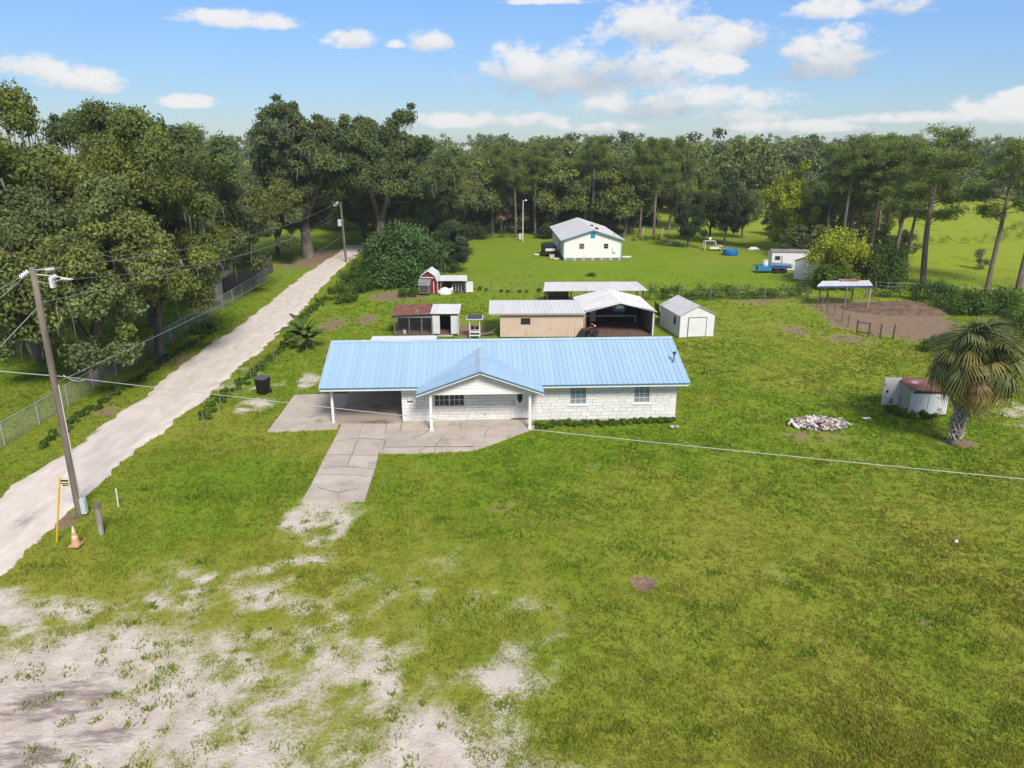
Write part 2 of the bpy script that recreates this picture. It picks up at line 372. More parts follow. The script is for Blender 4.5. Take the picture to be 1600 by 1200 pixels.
rm.materials.append(mat('road_sand', (.66, .59, .53), .95, (.56, .49, .43), 1.2, .35, 14, stretch=(1.6, .5, 1), dirt=((.27, .215, .20), .55, .60, .78), spec=.15, bdist=.04))
tag(link(bpy.data.objects.new('road', rm)), 'pale sandy lane running back under the oaks', None, None, 'structure')
def road_mask(x, y): return (x > np.interp(y, ys, rl) + .1) & (x < np.interp(y, ys, rr) - .1) & (y > 6)

# ------------------------------------------------------------------ house frame and concrete
TH = math.radians(2.8); HO = Vector((-6.03, 37.95, 0))
def W(u, v, z=0): return Vector((HO.x + u * math.cos(TH) - v * math.sin(TH), HO.y + u * math.sin(TH) + v * math.cos(TH), z))
M_CONC = mat('concrete', (.48, .42, .365), .9, (.40, .345, .30), .9, .35, 25, dirt=((.20, .18, .165), .7, .56, .76), rnd=.06, coords='Object', spec=.2)
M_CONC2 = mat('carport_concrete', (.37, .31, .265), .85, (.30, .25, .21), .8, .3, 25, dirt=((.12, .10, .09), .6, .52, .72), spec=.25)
slabs_poly = []
def concrete(root, polys, z0=-.12, z1=.06, m=None, gap=.012):
    for q in polys:
        q = [Vector((p[0], p[1])) for p in q]; c = sum(q, Vector((0, 0))) / len(q)
        q = [p + (c - p).normalized() * gap for p in q]
        ar = sum(q[i].x * q[(i + 1) % len(q)].y - q[(i + 1) % len(q)].x * q[i].y for i in range(len(q)))
        if ar < 0: q = q[::-1]
        slabs_poly.append([(p.x, p.y) for p in q])
        dz = random.uniform(-.008, .008)
        MB().prism([(p.x, p.y) for p in q], z0, z1 + dz).build('concrete_slab', m or M_CONC, root)
def GP(*pts): return [tuple(G(*p)[:2]) for p in pts]
driveway = thing('driveway', 'cracked pale concrete driveway strip in front of carport', None); driveway['kind'] = 'structure'
lines = [((534, 663), (568, 663), (604, 663)), ((523, 687), (560, 686), (600, 687)), ((511, 709), (551, 709), (592, 708)), ((500, 731), (543, 729), (587, 731)), ((487, 757), (535, 756), (579, 756)), ((472, 783), (522, 782), (571, 781))]
dv = []
for a, b in zip(lines[:-1], lines[1:]):
    for i in (0, 1): dv.append(GP(b[i], b[i + 1], a[i + 1], a[i]))
concrete(driveway, dv[:6]); concrete(driveway, [GP(lines[-1][0], lines[-1][2], lines[4][2], lines[4][0]), GP(lines[4][0], lines[4][2], lines[3][2], lines[3][0])])
patio = thing('patio', 'stained concrete pads beside the carport and along the porch', None); patio['kind'] = 'structure'
concrete(patio, [GP((418, 675), (528, 669), (537, 644), (440, 646)), GP((440, 646), (537, 644), (547, 616), (460, 618))])
w2 = lambda u, v: tuple(W(u, v)[:2])
pe = lambda u: w2(u, -1.34)
concrete(patio, [GP((605, 663)) + [w2(-.03, -.06), w2(-.03, -1.34)] + GP((602, 675)), GP((602, 676)) + [pe(-.03), pe(1.0)] + GP((640, 699), (594, 699)), GP((640, 699)) + [pe(1.0), pe(2.6)] + GP((686, 699)), GP((686, 699)) + [pe(2.6), pe(7.2)] + GP((800, 683), (756, 699)),
                 GP((594, 700), (680, 700), (679, 708), (592, 708)), GP((680, 700), (753, 700), (738, 704), (679, 708))])
concrete(patio, [[w2(0.0, -.02), w2(0.0, -1.33), w2(3.2, -1.33), w2(3.2, -.02)], [w2(3.2, -.02), w2(3.2, -1.33), w2(7.2, -1.33), w2(7.2, -.02)]], z1=.09)
carport_floor = thing('carport_floor', 'brownish stained concrete floor under the carport roof', None); carport_floor['kind'] = 'structure'
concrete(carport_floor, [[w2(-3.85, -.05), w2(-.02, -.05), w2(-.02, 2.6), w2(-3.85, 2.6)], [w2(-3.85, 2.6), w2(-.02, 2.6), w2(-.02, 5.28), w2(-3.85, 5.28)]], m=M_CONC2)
def crack(root, pts, w=.018):
    P0 = [G(*p, .07) for p in pts]; mb = MB(); rc = random.Random(int(pts[0][0])); q = []
    for a, b in zip(P0[:-1], P0[1:]):
        for i in range(4): q.append(a.lerp(b, i / 4) + Vector((rc.uniform(-.04, .04), rc.uniform(-.04, .04), 0)))
    q.append(P0[-1])
    for a, b in zip(q[:-1], q[1:]): mb.bar((a.x, a.y, .066), (b.x, b.y, .066), w * rc.uniform(.5, 1.3), .016)
    o = mb.build('crack', mat('crack_dark', (.17, .15, .11), .95), root); o['kind'] = 'stuff'
for q in ([(523, 690), (560, 684), (602, 687)], [(500, 732), (530, 729), (560, 730), (587, 733)], [(492, 742), (530, 741), (582, 744)], [(497, 762), (528, 769), (560, 762)], [(528, 769), (529, 780)], [(556, 690), (551, 706), (544, 726)], [(512, 710), (590, 711)]): crack(driveway, q)
for q in ([(602, 688), (597, 704)], [(644, 685), (665, 676), (670, 672)], [(680, 697), (692, 681)], [(600, 699), (660, 698), (740, 697)], [(756, 682), (764, 668)], [(655, 704), (672, 697)]): crack(patio, q, .03)
def in_poly(x, y, poly):
    r = np.zeros(np.shape(x), bool); n = len(poly)
    for i in range(n):
        (x1, y1), (x2, y2) = poly[i], poly[(i + 1) % n]
        if y1 == y2: continue
        r ^= ((y1 > y) != (y2 > y)) & (x < (x2 - x1) * (y - y1) / (y2 - y1) + x1)
    return r

# ------------------------------------------------------------------ main house
M_WHITE = mat('white_paint', (.72, .71, .695), .6, (.67, .66, .645), 3, .1, 30, dirt=((.50, .48, .45), 1.2, .62, .85))
M_STONE = mat('white_stone', (.72, .71, .70), .75, (.66, .65, .64), 5, .5, 30, rnd=.04, dirt=((.46, .45, .43), 2.5, .64, .9))
M_MORTAR = mat('mortar', (.54, .53, .52), .9)
M_ROOF = mat('blue_roof', (.32, .46, .60), .5, (.295, .43, .575), 1.1, .15, 6, spec=.35, rnd=.05, stretch=(1.5, .35, 1), dirt=((.39, .48, .55), .8, .52, .8), coords='Object')
M_TRIM = mat('teal_trim', (.035, .17, .30), .5, spec=.4)
M_GLASS = mat('dark_glass', (.02, .022, .025), .08, spec=.6)
M_BLIND = mat('blind_glass', (.22, .27, .31), .15, (.17, .21, .26), 6, spec=.5, stretch=(1, 1, 6))
M_BLACK = mat('black_plastic', (.012, .012, .014), .45)
M_METAL = mat('grey_metal', (.30, .31, .32), .45, metal=.6)
M_SOFFIT = mat('soffit', (.62, .61, .59), .8)
house = thing('main_house', 'long white stone ranch house under a pale blue metal roof', 'house', HO, TH)
LW, DEP, EZ, RZ_, OV = 15.2, 7.0, 2.3, 3.75, .75
U0, U1 = -4.2, 15.6
SL = (RZ_ - EZ) / (DEP / 2 + OV)
def rz_main(v): return RZ_ - SL * abs(v - DEP / 2)
openings = [(1.75, 3.45, .88, 1.92), (6.0, 6.95, .06, 2.08), (9.22, 10.18, .85, 2.02), (12.78, 13.72, .88, 2.02)]
def wall_with_openings(mb, u0, u1, z0, z1, y0, y1, ops):
    cur = u0
    for a, b, c, d in ops:
        mb.box(cur, a, y0, y1, z0, z1)
        if c > z0 + .001: mb.box(a, b, y0, y1, z0, c)
        if d < z1: mb.box(a, b, y0, y1, d, z1)
        cur = b
    mb.box(cur, u1, y0, y1, z0, z1)
mb = MB(); wall_with_openings(mb, 0, LW, -.1, 2.5, .045, .2, openings); front = mb.build('wall', M_MORTAR, house)
# painted stones, each its own piece
def stone_mesh(k):
    r = random.Random(k); b = .06
    f = [(-.5 + b * .4, -1, -.5 + b), (.5 - b * .4, -1, -.5 + b), (.5 - b * .4, -1, .5 - b), (-.5 + b * .4, -1, .5 - b)]
    f = [(x + r.uniform(-.01, .01), y + r.uniform(-.25, .15), z + r.uniform(-.02, .02)) for x, y, z in f]
    bk = [(-.5, 0, -.5), (.5, 0, -.5), (.5, 0, .5), (-.5, 0, .5)]
    me = MB().add(f + bk, [(0, 1, 2, 3), (0, 4, 5, 1), (1, 5, 6, 2), (2, 6, 7, 3), (3, 7, 4, 0)]).mesh('stone', M_STONE); return me
SM = [stone_mesh(k) for k in range(6)]
rs = random.Random(5); z = 0.0; n_st = 0; ST = []
while z < 2.42:
    h = rs.choice((.15, .17, .19, .22)); h = min(h, 2.46 - z)
    if h < .08: break
    segs = [(0, LW)]
    for a, b, c, d in openings:
        if z + h > c + .02 and z < d - .02:
            ns = []
            for s, e in segs:
                if e <= a or s >= b: ns.append((s, e)); continue
                if a > s: ns.append((s, a))
                if b < e: ns.append((b, e))
            segs = ns
    for s, e in segs:
        u = s
        while u < e - .02:
            L = rs.choice((.32, .42, .52, .62, .75))
            if e - (u + L) < .2: L = e - u
            if rs.random() < .16 and h > .2 and L > .4:
                for q in (0, 1):
                    ST.append((rs.randrange(6), (u + L / 2, .045, z + h * (.25 + .5 * q)), (L - .010, rs.uniform(.03, .045), h / 2 - .009)))
            else:
                ST.append((rs.randrange(6), (u + L / 2, .045, z + h / 2), (L - .010, rs.uniform(.03, .045), h - .009)))
            u += L
    z += h
ST.sort(key=lambda q: -q[2][0] * q[2][2]); rest = MB()
for k, (i, p, sc_) in enumerate(ST):
    if k < 300: inst('stone', SM[i], front, p, (0, 0, 0), sc_)
    else: rest.add([(p[0] + v.co.x * sc_[0], p[1] + v.co.y * sc_[1], p[2] + v.co.z * sc_[2]) for v in SM[i].vertices], [tuple(f.vertices) for f in SM[i].polygons])
rest.build('small_stones', M_STONE, front)['kind'] = 'stuff'
MB().box(LW - .2, LW, .2, DEP, -.1, 2.5).build('side_wall', M_WHITE, house)
MB().box(0, .2, .2, DEP, -.1, 2.5).build('side_wall', M_WHITE, house)
MB().box(.2, LW - .2, DEP - .2, DEP, -.1, 2.5).build('back_wall', M_WHITE, house)
MB().add([(LW, 0, 2.5), (LW, DEP, 2.5), (LW, DEP / 2, RZ_ - .12), (LW - .15, 0, 2.5), (LW - .15, DEP, 2.5), (LW - .15, DEP / 2, RZ_ - .12)], [(0, 1, 2), (5, 4, 3), (0, 3, 4, 1), (1, 4, 5, 2), (2, 5, 3, 0)]).build('gable_end', M_WHITE, house)
MB().add([(U0 + .3, 0, 2.32), (U0 + .3, DEP, 2.32), (U0 + .3, DEP / 2, RZ_ - .14), (U0 + .2, 0, 2.32), (U0 + .2, DEP, 2.32), (U0 + .2, DEP / 2, RZ_ - .14)], [(0, 2, 1), (5, 3, 4), (0, 1, 4, 3), (1, 2, 5, 4), (2, 0, 3, 5)]).build('gable_end', M_WHITE, house)
MB().box(-3.7, -.002, 5.3, DEP, -.1, 2.28).build('storage_room', M_WHITE, house)
MB().box(U0 + .3, -.01, .0, DEP - .01, 2.28, 2.318).build('carport_ceiling', M_SOFFIT, house)
MB().box(U0 + .3, -.01, -.09, .01, 2.1, 2.277).build('carport_beam', M_WHITE, house)
for (u, v) in ((-3.75, 0), (-3.75, 6.6)): MB().box(u - .065, u + .065, v - .065, v + .065, 0, 2.1 if v == 0 else 2.27).build('carport_post', M_WHITE, house)
# roof: deck + panels + trims
deck = MB()
for s in (-1, 1):
    ve = -OV if s < 0 else DEP + OV
    deck.slab([(U0, ve, EZ - .03), (U1, ve, EZ - .03), (U1, DEP / 2, RZ_ - .03), (U0, DEP / 2, RZ_ - .03)], .06)
roof = deck.build('roof', M_SOFFIT, house)
NP_ = 71; PW = (U1 - U0) / NP_; SLEN = math.hypot(DEP / 2 + OV, RZ_ - EZ)
def panel_mesh(name, w, L, m):                           # lies in x (width) and y (up the slope), rib on the left edge
    r = .034
    prof = [(0, 0), (.012, r), (.045, r), (.062, 0), (w * .45, .0), (w * .45 + .012, .008), (w * .45 + .03, .008), (w * .45 + .042, 0), (w, 0)]
    n = len(prof); vs = [(x, 0, z) for x, z in prof] + [(x, L, z) for x, z in prof] + [(x, 0, -.012) for x, z in prof]
    fs = [(i, i + 1, n + i + 1, n + i) for i in range(n - 1)] + [(2 * n + i, 2 * n + i + 1, i + 1, i) for i in range(n - 1)]
    return MB().add(vs, fs).mesh(name, m)
PM = panel_mesh('roof_panel', PW, SLEN + .03, M_ROOF); tilt = math.atan(SL)
for i in range(NP_):
    inst('roof_panel', PM, roof, (U0 + i * PW, -OV - .03, EZ - .005), (tilt, 0, 0))
    inst('roof_panel', PM, roof, (U0 + (i + 1) * PW, DEP + OV + .03, EZ - .005), (tilt, 0, PI))
M_CAP = mat('ridge_cap', (.38, .51, .62), .45)
mb = MB()
for s in (-1, 1): mb.slab([(U0 - .04, DEP / 2, RZ_ + .055), (U1 + .04, DEP / 2, RZ_ + .055), (U1 + .04, DEP / 2 + s * .2, RZ_ + .04 - SL * .2), (U0 - .04, DEP / 2 + s * .2, RZ_ + .04 - SL * .2)], .012)
mb.build('ridge_cap', M_CAP, roof)
for s in (-1, 1):
    ve = -OV if s < 0 else DEP + OV
    MB().box(U0 - .02, U1 + .02, ve + s * .012 - .012, ve + s * .012 + .012, EZ - .085, EZ - .012).build('drip_edge', M_TRIM, roof)
    MB().box(U0, U1, ve - s * .035 - .015, ve - s * .035 + .015, EZ - .2, EZ - .09).build('fascia', M_WHITE, roof)
    for u in (U0, U1):
        q = .03 if u > 0 else -.03
        MB().add([(u - .03 + q, ve, EZ - .15), (u + .03 + q, ve, EZ - .15), (u + .03 + q, DEP / 2, RZ_ - .15), (u - .03 + q, DEP / 2, RZ_ - .15),
                  (u - .03 + q, ve, EZ + .035), (u + .03 + q, ve, EZ + .035), (u + .03 + q, DEP / 2, RZ_ + .035), (u - .03 + q, DEP / 2, RZ_ + .035)],
                 [(0, 3, 2, 1), (4, 5, 6, 7), (0, 1, 5, 4), (1, 2, 6, 5), (2, 3, 7, 6), (3, 0, 4, 7)]).build('rake_trim', M_CAP, roof)
MB().box(0, U1 - .05, -OV + .05, .04, EZ - .13, EZ - .10).build('soffit', M_SOFFIT, house)
# porch gable
GC, GHW, GZ, GEZ, GV = 4.3, 3.3, 3.45, 2.27, -1.9
GS = (GZ - GEZ) / GHW
proof = MB()
vtop = DEP / 2 - (RZ_ - GZ) / SL
def amax(v): return GHW if v < -OV else min(GHW, (GZ - rz_main(v)) / GS)
for s in (-1, 1): proof.slab([(GC, GV, GZ - .03), (GC, vtop, GZ - .03), (GC + s * GHW, -OV, GEZ - .03), (GC + s * GHW, GV, GEZ - .03)], .05)
proof = proof.build('porch_roof', M_SOFFIT, house)
vv = np.arange(GV - .02, vtop - .05, .3)
for s in (-1, 1):
    for v in vv:
        v1 = min(v + .3, vtop); a0, a1 = amax(v), amax(v1)
        P0 = lambda a, vq, dz=.0: (GC + s * a, vq, GZ - GS * a + .012 + dz)
        m_ = MB().slab([P0(0, v), P0(0, v1), P0(a1 + .03, v1), P0(a0 + .03, v)], .014)
        if a0 > .15: m_.bar(P0(0, v + .03, .012), P0(a0 + .02, v + .03, .012), .05, .03)
        m_.build('roof_panel', M_ROOF, proof)
mb = MB()
for s in (-1, 1): mb.slab([(GC, GV - .03, GZ + .06), (GC, vtop + .1, GZ + .06), (GC + s * .2, vtop + .02, GZ + .05 - GS * .2), (GC + s * .2, GV - .03, GZ + .05 - GS * .2)], .012)
mb.build('ridge_cap', M_CAP, proof)
for s in (-1, 1):
    mb = MB(); mb.bar((GC, GV - .035, GZ - .02), (GC + s * (GHW + .05), GV - .035, GZ - .02 - GS * (GHW + .05)), .03, .09, up=(0, 1, 0)); mb.build('drip_edge', M_TRIM, proof)
    mb = MB(); mb.bar((GC + s * .02, GV - .015, GZ - .135), (GC + s * (GHW + .02), GV - .015, GZ - .135 - GS * GHW), .03, .13, up=(0, 1, 0)); mb.build('bargeboard', M_WHITE, proof)
    MB().box(*sorted((GC + s * (GHW + .02), GC + s * (GHW - .02))), GV, -OV - .05, GEZ - .16, GEZ - .02).build('fascia', M_WHITE, proof)
# gable siding boards
gz0 = 2.24; nb = 6; tip = GZ - .2; bh = (tip - gz0) / nb
for i in range(nb):
    za, zb = gz0 + i * bh, gz0 + (i + 1) * bh
    wa = (tip - za) / GS; wb = max((tip - zb) / GS, .001)
    MB().add([(GC - wa, -1.47, za), (GC + wa, -1.47, za), (GC + wb, -1.44, zb), (GC - wb, -1.44, zb), (GC - wa, -1.40, za), (GC + wa, -1.40, za), (GC + wb, -1.40, zb), (GC - wb, -1.40, zb)],
             [(0, 1, 2, 3), (7, 6, 5, 4), (0, 4, 5, 1), (1, 5, 6, 2), (3, 2, 6, 7), (0, 3, 7, 4)]).build('siding_board', M_WHITE, proof)
MB().box(GC - 2.85, GC + 2.85, -1.5, -1.37, 2.06, 2.238).build('porch_beam', M_WHITE, house)
for u in (GC - 2.62, GC + 2.62):
    MB().box(u - .07, u + .07, -1.505, -1.365, .05, 2.058).box(u - .095, u + .095, -1.53, -1.34, .05, .2).build('porch_post', M_WHITE, house)
MB().box(GC - 2.8, GC + 2.8, -1.36, .03, 2.2, 2.23).build('porch_ceiling', M_SOFFIT, house)
# windows and door
def window(root, u0, u1, z0, z1, cols, rows, pane_m, y=.02, fr=.05, sashes=1, name='window', mu=.022, sill=True, frame_m=None):
    frame_m = frame_m or M_WHITE
    f = MB().box(u0, u1, y, y + .1, z1 - fr, z1).box(u0, u1, y, y + .1, z0, z0 + fr).box(u0, u0 + fr, y, y + .1, z0 + fr, z1 - fr).box(u1 - fr, u1, y, y + .1, z0 + fr, z1 - fr)
    sw = (u1 - u0) / sashes
    for k in range(1, sashes): f.box(u0 + k * sw - fr / 2, u0 + k * sw + fr / 2, y, y + .1, z0 + fr, z1 - fr)
    w = f.build(name, frame_m, root)
    for k in range(sashes):
        a, b = u0 + k * sw + (fr if k == 0 else fr / 2), u0 + (k + 1) * sw - (fr if k == sashes - 1 else fr / 2)
        cw, ch = (b - a) / cols, (z1 - z0 - 2 * fr) / rows
        for i in range(1, cols): MB().box(a + i * cw - mu / 2, a + i * cw + mu / 2, y + .045, y + .075, z0 + fr, z1 - fr).build('muntin', frame_m, w)
        for j in range(1, rows): MB().box(a, b, y + .043, y + .077, z0 + fr + j * ch - mu / 2, z0 + fr + j * ch + mu / 2).build('muntin', frame_m, w)
        for i in range(cols):
            for j in range(rows): MB().box(a + i * cw, a + (i + 1) * cw, y + .085, y + .092, z0 + fr + j * ch, z0 + fr + (j + 1) * ch).build('pane', pane_m, w)
    if sill: MB().box(u0 - .06, u1 + .06, y - .07, y + .04, z0 - .06, z0 - .003).build('sill', M_WHITE, w)
    return w
window(house, *openings[0], 3, 3, M_GLASS, sashes=2)
window(house, *openings[2], 3, 4, M_BLIND)
window(house, *openings[3], 3, 4, M_BLIND)
M_DOOR = mat('door_white', (.70, .69, .67), .4)
u0, u1, z0, z1 = openings[1]
door = MB().box(u0 + .07, u1 - .07, .07, .12, z0 + .06, z1 - .07).build('door', M_DOOR, house)
MB().box(u0, u0 + .07, .01, .14, z0, z1).box(u1 - .07, u1, .01, .14, z0, z1).box(u0 + .07, u1 - .07, .01, .14, z1 - .07, z1).build('door_frame', M_WHITE, door)
MB().box(u0 - .05, u1 + .05, -.14, .06, .0, z0 + .05).build('threshold', mat('wood_brown', (.16, .10, .065), .8), door)
oc = ((u0 + u1) / 2, 1.42)
def oval(rx, rz, y0, y1, n=20):
    a = [(oc[0] + rx * math.cos(2 * PI * i / n), oc[1] + rz * math.sin(2 * PI * i / n)) for i in range(n)]
    return MB().add([(x, y0, z) for x, z in a] + [(x, y1, z) for x, z in a], [tuple(range(n)), tuple(range(2 * n - 1, n - 1, -1))] + [(i, n + i, n + (i + 1) % n, (i + 1) % n) for i in range(n)])
oval(.19, .46, .055, .071).build('glass_surround', M_WHITE, door); oval(.15, .41, .05, .056).build('glass', mat('door_glass', (.05, .05, .03), .12, (.03, .03, .02), 9), door)
for zz in (.95, 1.12): MB().tube([(u0 + .14, .07, zz), (u0 + .14, .02, zz)], [.03, .035], 8).build('handle', M_BLACK, door)
MB().box(.3, .62, -.012, .0, 1.18, 1.24).build('house_number_plate', M_BLACK, house)
MB().tube([(4.55, .0, .42), (4.55, -.08, .42)], .03, 6).build('outdoor_tap', M_BLACK, house)
v_ = 1.05; zr = rz_main(v_)
pv = MB().tube([(15.15, v_, zr - .1), (15.2, v_, zr + .5)], .05, 8).build('vent_pipe', M_METAL, roof); 
MB().tube([(15.2, v_, zr + .5), (15.2, v_, zr + .62)], .1, 8).build('vent_cap', mat('dark_metal', (.06, .06, .065), .5), roof)
MB().box(LW + .0, LW + .06, .25, .45, .9, 1.5).build('meter_box', mat('pale_box', (.6, .6, .58), .6), house)
MB().slab([(-2.8, DEP + .8, 2.5), (1.5, DEP + .8, 2.5), (1.5, DEP + 3.0, 2.40), (-2.8, DEP + 3.0, 2.40)], .08).build('rear_patio_cover', M_WHITE, house)
for u in (-2.7, 1.4): MB().box(u - .05, u + .05, DEP + 2.8, DEP + 2.9, 0, 2.32).build('patio_post', M_WHITE, house)

# ------------------------------------------------------------------ foliage
def unit(a): return a / np.maximum(np.linalg.norm(a, axis=1, keepdims=True), 1e-9)
def leaf_mesh(name, pos, nrm, L, Wd, tint, m, rng, along=None):
    n = len(pos); nrm = unit(nrm)
    t = rng.normal(size=(n, 3)) if along is None else along + rng.normal(size=(n, 3)) * .35
    t = unit(t - nrm * np.sum(t * nrm, 1, keepdims=True)); b = np.cross(nrm, t)
    L = (L * rng.uniform(.65, 1.3, n))[:, None]; Wd = (Wd * rng.uniform(.7, 1.25, n))[:, None]
    v = np.stack([pos - t * L / 2, pos + b * Wd / 2 + nrm * Wd * .12, pos + t * L / 2, pos - b * Wd / 2 + nrm * Wd * .12], 1).reshape(-1, 3)
    me = mesh_np(name, v, np.arange(4 * n).reshape(n, 4)); col_attr(me, 'tint', np.repeat(tint, 4, 0)); me.materials.append(m)
    return me
def clump_leaves(name, cen, rad, per, L, Wd, m, seed, flat=.75, outw=.6, hue=.5, up=.35, tvar=.3, needle=False, shell=.45):
    rng = np.random.default_rng(seed); n = len(cen)
    cnt = np.maximum((per * (rad / rad.mean()) ** 2).astype(int), 4); ci = np.repeat(np.arange(n), cnt); N_ = len(ci)
    d = unit(rng.normal(size=(N_, 3))); lump = 1 + .35 * np.sin(d[:, 0] * 5 + ci) * np.cos(d[:, 1] * 4 + ci * 1.7)
    r = rad[ci] * rng.uniform(0, 1, N_) ** shell * lump
    off = d * r[:, None]; off[:, 2] *= flat
    pos = cen[ci] + off
    ct = rng.uniform(1 - tvar, 1 + tvar, n); ch = rng.uniform(0, 1, n) ** 1.5 * hue
    b = ct[ci] * rng.uniform(.75, 1.25, N_); h = ch[ci] + rng.uniform(-.1, .1, N_)
    tint = np.stack([b * (1 + h * .48), b * (1 + h * .32), b * (1 - h * .2)], 1)
    nrm = d * outw + rng.normal(size=(N_, 3)) * .55 + np.array([0, 0, up])
    along = None
    if needle: nrm = rng.normal(size=(N_, 3)); along = d + np.array([0, 0, .35])
    return leaf_mesh(name, pos, nrm, L, Wd, tint, m, rng, along)
def leaf_mat(name, col, trans=.38, rough=.6):
    m = mat(name, col, rough, tuple(c * .8 for c in col), .6, attr='tint', trans=trans, spec=.15, rnd=.10)
    return m
M_OAK = leaf_mat('oak_leaf', (.175, .228, .064)); M_OAK2 = leaf_mat('oak_leaf_dark', (.142, .195, .068)); M_OAKB = leaf_mat('oak_leaf_grey', (.170, .215, .082))
M_PINE = leaf_mat('pine_needle', (.185, .250, .060)); M_YEL = leaf_mat('lime_leaf', (.30, .36, .03), .35); M_BUSH = leaf_mat('bush_leaf', (.078, .14, .030)); M_LAUREL = leaf_mat('laurel_leaf', (.085, .16, .05), .2, .4)
M_DARK = leaf_mat('dark_leaf', (.075, .110, .045)); M_WEED = leaf_mat('weed_leaf', (.095, .165, .026), .3)
M_BARK = mat('oak_bark', (.16, .135, .115), .95, (.085, .07, .06), 2.5, .9, 9, stretch=(1, 1, .3), dirt=((.21, .20, .185), 1.2, .5, .75), bdist=.05)
M_PBARK = mat('pine_bark', (.20, .15, .125), .95, (.11, .08, .07), 3, .9, 10, stretch=(1, 1, .35), bdist=.04)
M_MOSS = mat('spanish_moss', (.15, .165, .12), .95, (.11, .12, .085), 2, attr='tint')
def crown_centres(rng, n, R, Hz, zc, rmin=.55, lob=.35, k=None, under=-.55):
    ph = rng.uniform(0, 6.28, 4); out = []
    while len(out) < n:
        d = rng.normal(size=3); d /= np.linalg.norm(d)
        if d[2] < under: continue
        a = math.atan2(d[1], d[0])
        lobe = 1 + lob * (math.sin(2 * a + ph[0]) * .5 + math.sin(3 * a + ph[1]) * .5 + math.sin(4 * d[2] + ph[2] + a) * .5)
        r = rng.uniform(rmin, 1.0) * lobe
        out.append((d[0] * R * r, d[1] * R * r, zc + d[2] * Hz * r))
    return np.array(out)
def bez(p0, p1, p2, n=7): return [p0 * (1 - t) ** 2 + p1 * 2 * t * (1 - t) + p2 * t * t for t in [i / (n - 1) for i in range(n)]]
def broadleaf(seed, H, R, base, nc, per, leaf, m, trunk_r=.45, fork=.3, limbs=6, moss=0, flat=.72, hue=.5, crad=(1.0, 1.7), lob=.35, spiky=0, under=-.55):
    rng = np.random.default_rng(seed); rr = random.Random(seed)
    Hz = (H - base) / 2; zc = base + Hz
    cen = crown_centres(rng, nc, R * .86, Hz * .9, zc, lob=lob, under=under)
    rad = rng.uniform(crad[0], crad[1], nc)
    if spiky:
        top = cen[rng.integers(0, nc, spiky)] * np.array([1.05, 1.05, 1]) + np.stack([rng.normal(0, .4, spiky), rng.normal(0, .4, spiky), rng.uniform(.4, 1.5, spiky)], 1)
        cen = np.concatenate([cen, top]); rad = np.concatenate([rad, rng.uniform(.4, .8, spiky)])
    crown = clump_leaves('crown', cen, rad, per, leaf, leaf * .55, m, seed + 1, flat=flat, hue=hue)
    mb = MB(); ft = Vector((rr.uniform(-.3, .3), rr.uniform(-.3, .3), base * .5 + H * fork * .5))
    mb.tube([(0, 0, -.3), (0, 0, .15), ft * .5 + Vector((rr.uniform(-.15, .15), 0, 0)), ft], [trunk_r * 1.5, trunk_r * 1.1, trunk_r * .9, trunk_r * .85], 9)
    ends = []
    for i in range(limbs):
        a = 2 * PI * (i + rr.random() * .6) / limbs; rad_ = R * rr.uniform(.5, .8)
        tip = Vector((math.cos(a) * rad_, math.sin(a) * rad_, zc + Hz * rr.uniform(-.1, .6)))
        mid = Vector((tip.x * .35, tip.y * .35, ft.z + (tip.z - ft.z) * rr.uniform(.35, .75)))
        pts = bez(ft - Vector((0, 0, .3)), mid, tip, 8); mb.tube(pts, [trunk_r * (.62 - .075 * k) for k in range(8)], 6); ends += [(p, trunk_r * (.5 - .06 * k)) for k, p in enumerate(pts)][2:]
    for c in cen:
        c = Vector(c); p, pr = min(ends, key=lambda e: (e[0] - c).length + (2 if e[0].z > c.z else 0))
        mid = (p + c) / 2 + Vector((rr.uniform(-.4, .4), rr.uniform(-.4, .4), rr.uniform(-.3, .5)))
        r0 = max(min(pr * .5, .12), .04); q_ = bez(p, mid, c, 7); q_ = [v_ + Vector((rr.uniform(-.13, .13), rr.uniform(-.13, .13), rr.uniform(-.1, .1))) if 0 < i_ < 6 else v_ for i_, v_ in enumerate(q_)]; mb.tube(q_, [r0 * (1 - .12 * i_) for i_ in range(7)], 4, False)
    trunk = mb.mesh('trunk', M_BARK, True); mm = None
    if moss:
        low = cen[rng.integers(0, len(cen), moss)]; k = 10; P = np.repeat(low, k, 0) + rng.normal(size=(moss * k, 3)) * np.array([.6, .6, .25]) - np.array([0, 0, .4])
        Ln = rng.uniform(.5, 1.9, moss * k); a = rng.uniform(0, 6.28, moss * k); w = rng.uniform(.03, .08, moss * k)
        dx = np.stack([np.cos(a) * w, np.sin(a) * w, 0 * a], 1); sw = rng.normal(size=(moss * k, 3)) * .1
        v = np.stack([P - dx, P + dx, P + dx * .8 + sw - np.stack([0 * a, 0 * a, Ln * .6], 1), P - dx * .3 + sw * 1.5 - np.stack([0 * a, 0 * a, Ln], 1)], 1).reshape(-1, 3)
        mm = mesh_np('moss', v, np.arange(4 * moss * k).reshape(-1, 4)); tb = rng.uniform(.7, 1.25, moss * k)
        col_attr(mm, 'tint', np.repeat(np.stack([tb, tb, tb], 1), 4, 0)); mm.materials.append(M_MOSS)
    return dict(H=H, R=R, parts=[('trunk', trunk), ('crown', crown)] + ([('moss', mm)] if mm else []))
